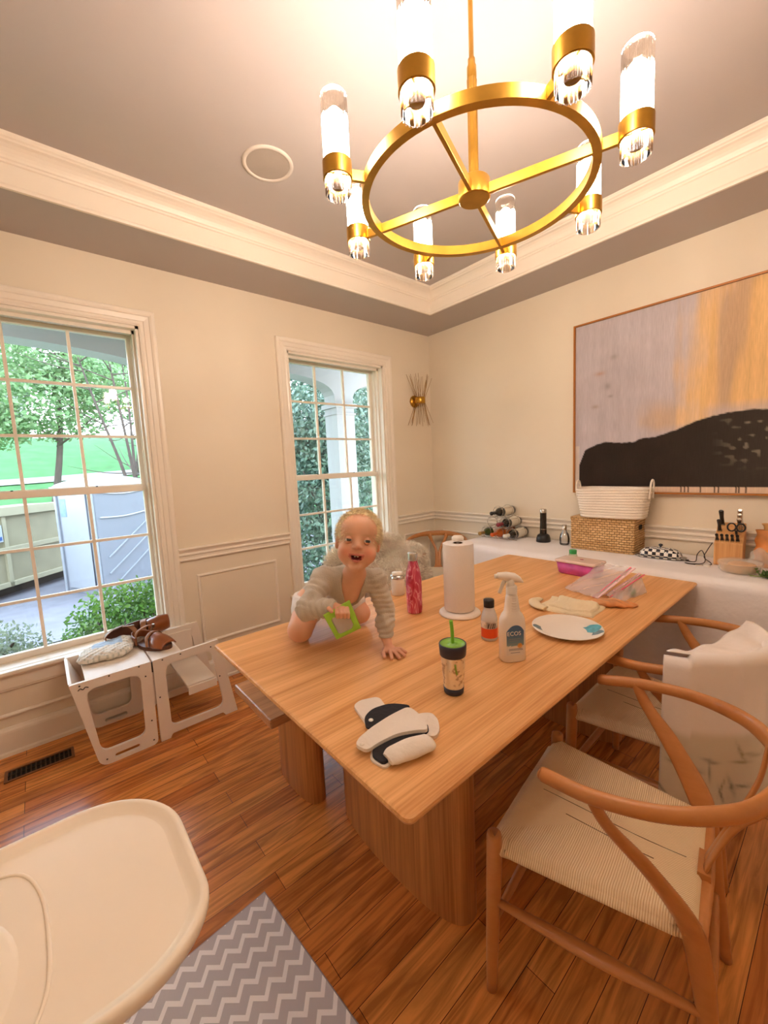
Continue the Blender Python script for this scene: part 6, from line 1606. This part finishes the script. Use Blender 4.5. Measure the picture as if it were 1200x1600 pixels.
a_ = np.clip(np.abs(L[:, 0]) / .0235, 0, 1); up_ = np.abs(L[:, 2] - (-.0468 + .0005 * a_ ** 2)); lo_ = np.abs(L[:, 2] - (-.0645 + .0155 * a_ ** 2))
lipm = ((np.minimum(up_, lo_) < .0045) & (np.abs(L[:, 0]) < .0250) & (L[:, 1] < -.055)); C[lipm] = C[lipm] * .25 + np.array(srgb('c25f58')) * .75
inm = (np.abs(L[:, 0]) < .0165) & (np.abs(L[:, 2] + .0545) < .0068) & (L[:, 1] > -.0765) & (L[:, 1] < -.05); C[inm] = np.array(srgb('6a1f20'))
for P_ in (J['knL'], J['knR'], palm, (-2.21, -1.86, .766), g0):
    q = np.exp(-(((V - np.array(P_)) / .045) ** 2).sum(1))[:, None] * .35; C = C * (1 - q) + np.array(srgb('de8e72')) * q
M_skin = vcol_mat('toddler_skin', rough=.48, spec=.35, sss=.15)
np_obj('body', V, F, M_skin, child, world=True, colors=C)
# eyes
for s_ in (-1, 1):
    c_ = hp(s_ * .0305, -.0635, .0012); eb = MB(); R_e = .0118; V = []; F = []; n = 28
    gz = nz_(fw + .22 * rx + .10 * uz); gx = nz_(np.cross(gz, uz)); gy = np.cross(gx, gz)
    P = [(R_e * math.sin(PI * k / 24), R_e * math.cos(PI * k / 24)) for k in range(25)]
    cols = []
    for r_, h_ in P:
        for i in range(n):
            an = 2 * PI * i / n; V.append(c_ + gx * r_ * math.cos(an) + gy * r_ * math.sin(an) + gz * h_)
            d_ = r_ if h_ > 0 else 1; cols.append(srgb('140c0a') if d_ < .0030 else srgb('3a3c40') if d_ < .0070 else srgb('2c2a2a') if d_ < .0077 else srgb('d9cec4'))
    eb.add(V, [(k * n + i, k * n + (i + 1) % n, (k + 1) * n + (i + 1) % n, (k + 1) * n + i) for k in range(24) for i in range(n)], True)
    obj('eye', eb, vcol_mat('eye_surface', rough=.08, spec=.8), child, world=True, colors=cols)
    ld = MB(); R_l = .0127
    for e0, e1 in ((math.radians(19), math.radians(88)), (math.radians(-88), math.radians(-21))):
        def lidf(u, v):
            az = (u - .5) * math.radians(170); k_ = math.cos(az) ** .5 if math.cos(az) > 0 else 0
            lo, hi = (e0 * (.25 + .75 * k_), e1) if e0 > 0 else (e0, e1 * (.35 + .65 * k_))
            el = lo + (hi - lo) * v; return c_ + rx * R_l * math.cos(el) * math.sin(az) + uz * R_l * math.sin(el) + fw * R_l * math.cos(el) * math.cos(az)
        ld.grid(lidf, 20, 8)
    obj('eyelid', ld, mat('lid_skin', 'd9a184', rough=.5), child, world=True)
tb = MB()
for x in (-.0045, .0045): tb.ball(hp(x, -.0700, -.0500), (.0042, .0025, .0030), 10)
obj('teeth', tb, mat('tooth_white', 'f2ece0', rough=.25), child, world=True)
# hair: a fine cap and loose strands
Hs = SDF(hp(-.0, .02, .03) - .125, hp(0, .02, .03) + .125, .0026)
Hs.ell(hp(0, .020, .026), (.0745, .0875, .0825), HM, .0); Hs.ell(hp(.004, -.085, -.034), (.056, .052, .088), HM, .014, 'sub'); Hs.ell(hp(0, .02, -.085), (.12, .12, .062), HM, .01, 'sub')
for s_ in (-1, 1): Hs.ell(hp(s_ * .078, -.02, -.045), (.022, .036, .052), HM, .01, 'sub')
G = np.stack(np.meshgrid(*Hs.ax, indexing='ij'), -1) - HC; Lh = G @ HM
Hs.D += (.0012 * np.sin(Lh[..., 0] * 420 + 2.5 * np.sin(Lh[..., 2] * 60)) * np.sin(Lh[..., 1] * 90)).astype(np.float32)
V, F = Hs.mesh(); V = relax(V, F, 1)
M_hair = mat('blond_hair', 'f5dfb6', rough=.45, var=.18, vscale=60, sheen=.2)
hair = np_obj('hair', V, F, M_hair, child, world=True)
ft = V[F]; cf = ft.mean(1); Lc = (cf - HC) @ HM; sel = cf[(Lc[:, 2] > -.02)]; pk = sel[rng.integers(0, len(sel), 5600)]; Lp = (pk - HC) @ HM
dirn = np.stack([Lp[:, 0] * 6 + .10, -.35 - Lp[:, 1] * 4, -.25 + Lp[:, 2] * 3], 1) + np.stack([Lp[:, 0], Lp[:, 1] - .02, Lp[:, 2] - .025], 1) / .08 * .14
dirn /= np.linalg.norm(dirn, axis=1)[:, None]; V2, F2 = fur(pk, dirn @ HM.T, .016, .00055, jitter=.12, curl=.15, droop=.1)
hs = np_obj('hair_strands', V2, F2, M_hair, hair, world=False, smooth=False)
hs.data.transform(Matrix.Translation(-CH))
# bodysuit: torso and sleeves, open at the neck
T = SDF((-2.54, -1.86, .775), (-2.08, -1.335, 1.100), .0027)
T.chain([((J['neck1'] + np.array([.012, .020, -.012])), .054), (J['chest'], .068), (J['belly'], .077), (J['pelv'] + np.array([0, -.01, .008]), .077)], .02)
T.cap(J['shL'], J['shR'], .041, .041, .025); T.cap(J['hipL'] + np.array([.02, .0, .02]), J['hipR'] + np.array([-.02, 0, .02]), .058, .058, .02)
T.chain([(J['shL'], .043), (J['elL'], .038), (J['wrL'] * .8 + J['elL'] * .2, .029), (J['wrL'], .0265)], .014)
T.chain([(J['shR'], .042), (J['elR'], .0345), (J['wrR'] * .55 + J['elR'] * .45, .0325), (J['wrR'] + np.array([0, 0, .008]), .027)], .014)
G = [T.ax[0][:, None, None], T.ax[1][None, :, None], T.ax[2][None, None, :]]
def limb_wr(a, b, amp, fr, ph):
    d = b - a; L_ = np.linalg.norm(d); d = d / L_
    px, py, pz = G[0] - a[0], G[1] - a[1], G[2] - a[2]; t_ = px * d[0] + py * d[1] + pz * d[2]
    rr = np.sqrt((px - t_ * d[0]) ** 2 + (py - t_ * d[1]) ** 2 + (pz - t_ * d[2]) ** 2); w_ = np.exp(-(rr / .05) ** 4) * (t_ > -.02) * (t_ < L_ + .02)
    T.D[...] += (amp * w_ * np.sin(fr * t_ + ph + 1.6 * np.sin(55 * px + 40 * pz))).astype(np.float32)
limb_wr(J['shR'], J['wrR'], .0026, 300, 0); limb_wr(J['elL'], J['wrL'], .0022, 260, 1); limb_wr(J['shL'], J['elL'], .0030, 210, 2)
T.D += (.0030 * np.sin(48 * G[0] + 70 * G[2] + 2 * np.sin(30 * G[1])) * np.sin(45 * G[1] - 60 * G[0])).astype(np.float32)
# flat cut at the cuffs and the deep neck opening
nf = nz_([-.62, -.76, .15])
c0 = J['neck0'] + fw * .01; v0 = np.array([-2.279, -1.670, .934]) 
T.cap(c0, v0, .056, .026, .004, 'sub')
T.ell(J['neck0'], (.05, .05, .06), None, .004, 'sub')
for w_, e_, sh_ in (('wrR', 'elR', .026), ('wrL', 'elL', .024)):
    d = nz_(J[w_] - J[e_]); c_ = J[w_] + d * .004; t_ = (G[0] - c_[0]) * d[0] + (G[1] - c_[1]) * d[1] + (G[2] - c_[2]) * d[2]
    near = ((G[0] - c_[0]) ** 2 + (G[1] - c_[1]) ** 2 + (G[2] - c_[2]) ** 2) < .06 ** 2
    T.D = np.where(near, np.maximum(T.D, t_), T.D).astype(np.float32)
T.D = np.maximum(T.D, .003 - (G[2] - .772) + 0 * G[0] + 0 * G[1]).astype(np.float32)
for s_ in 'LR':   # leg openings
    k_ = J['kn' + s_]; T.ell(k_ + np.array([0, 0, -.01]), (.085, .085, .085), None, .01, 'sub')
V, F = T.mesh(); V = relax(V, F, 2)
M_suit = mat('suit_grey', 'cbc0b0', rough=.9, var=.05, vscale=14, bump=.35, bscale=260, sheen=.3)
suit = np_obj('bodysuit', V, F, M_suit, child, world=True)
# white nappy edges at the thighs
D_ = SDF((-2.42, -1.60, .80), (-2.04, -1.335, 1.0), .003)
D_.cap(J['hipL'], J['hipR'], .073, .073, .02); D_.cap(J['hipL'], J['hipL'] * .72 + J['knL'] * .28, .070, .066, .01); D_.cap(J['hipR'], J['hipR'] * .6 + J['knR'] * .4, .068, .062, .01)
zz = D_.ax[2][None, None, :]; D_.D = np.maximum(D_.D, (zz - .925) + 0 * D_.D); 
V, F = D_.mesh(); V = relax(V, F, 2); np_obj('diaper', V, F, mat('nappy_white', 'efe9e6', rough=.8, bump=.3), child, world=True)

# pouch in the child's hand: green rimmed flat snack bag with a see-through window
t = thing('snack_pouch', "lime green rimmed see-through snack pouch held in the child's hand", 'pouch', (-2.385, -1.84, .90))
Q = [(-2.449, -1.7599, .9565), (-2.3793, -1.7749, .987), (-2.3441, -1.7983, .9855), (-2.335, -1.8063, .8922), (-2.3489, -1.7956, .8845), (-2.4191, -1.7841, .8722)]
Q = [Vector(q) for q in Q]; ctr = sum(Q, Vector()) / 6; nn = Vector(tuple(-fw)).normalized(); TL, TR_, BR, BL = Q[0], (Q[1] + Q[2]) / 2 + Vector((0, 0, .004)), Q[3], Q[5]
def pq(u, v, o): 
    p = (TL * (1 - u) + TR_ * u) * (1 - v) + (BL * (1 - u) + BR * u) * v; w_ = math.sin(PI * u) * math.sin(PI * min(1, .25 + v * .75)) ; return p + nn * (o * (.002 + .010 * w_))
M_lime = mat('lime_silicone', 'a2d23a', rough=.35); M_win = film('pouch_window', 'd8cfc4', .45, .2)
for o in (-1, 1):
    g = MB(); inn = lambda a: .15 + .70 * a
    N_ = 24
    V = [tuple(pq(i / N_, j / N_, o)) for j in range(N_ + 1) for i in range(N_ + 1)]; Fr = []; Fw = []
    for j in range(N_):
        for i in range(N_):
            cu, cv = (i + .5) / N_, (j + .5) / N_; q = (i + j * (N_ + 1), i + 1 + j * (N_ + 1), i + 1 + (j + 1) * (N_ + 1), i + (j + 1) * (N_ + 1))
            inside = (abs((cu - .47) / .32) ** 4 + abs((cv - .56) / .33) ** 4) < 1
            (Fw if inside else Fr).append(q)
    a = MB(); a.add(V, Fr, True); o1 = obj('green_rim', a, M_lime, t, world=True, fix=False); solid(o1, .0025, 0)
    a = MB(); a.add(V, Fw, True); obj('clear_window', a, M_win, t, world=True, fix=False)
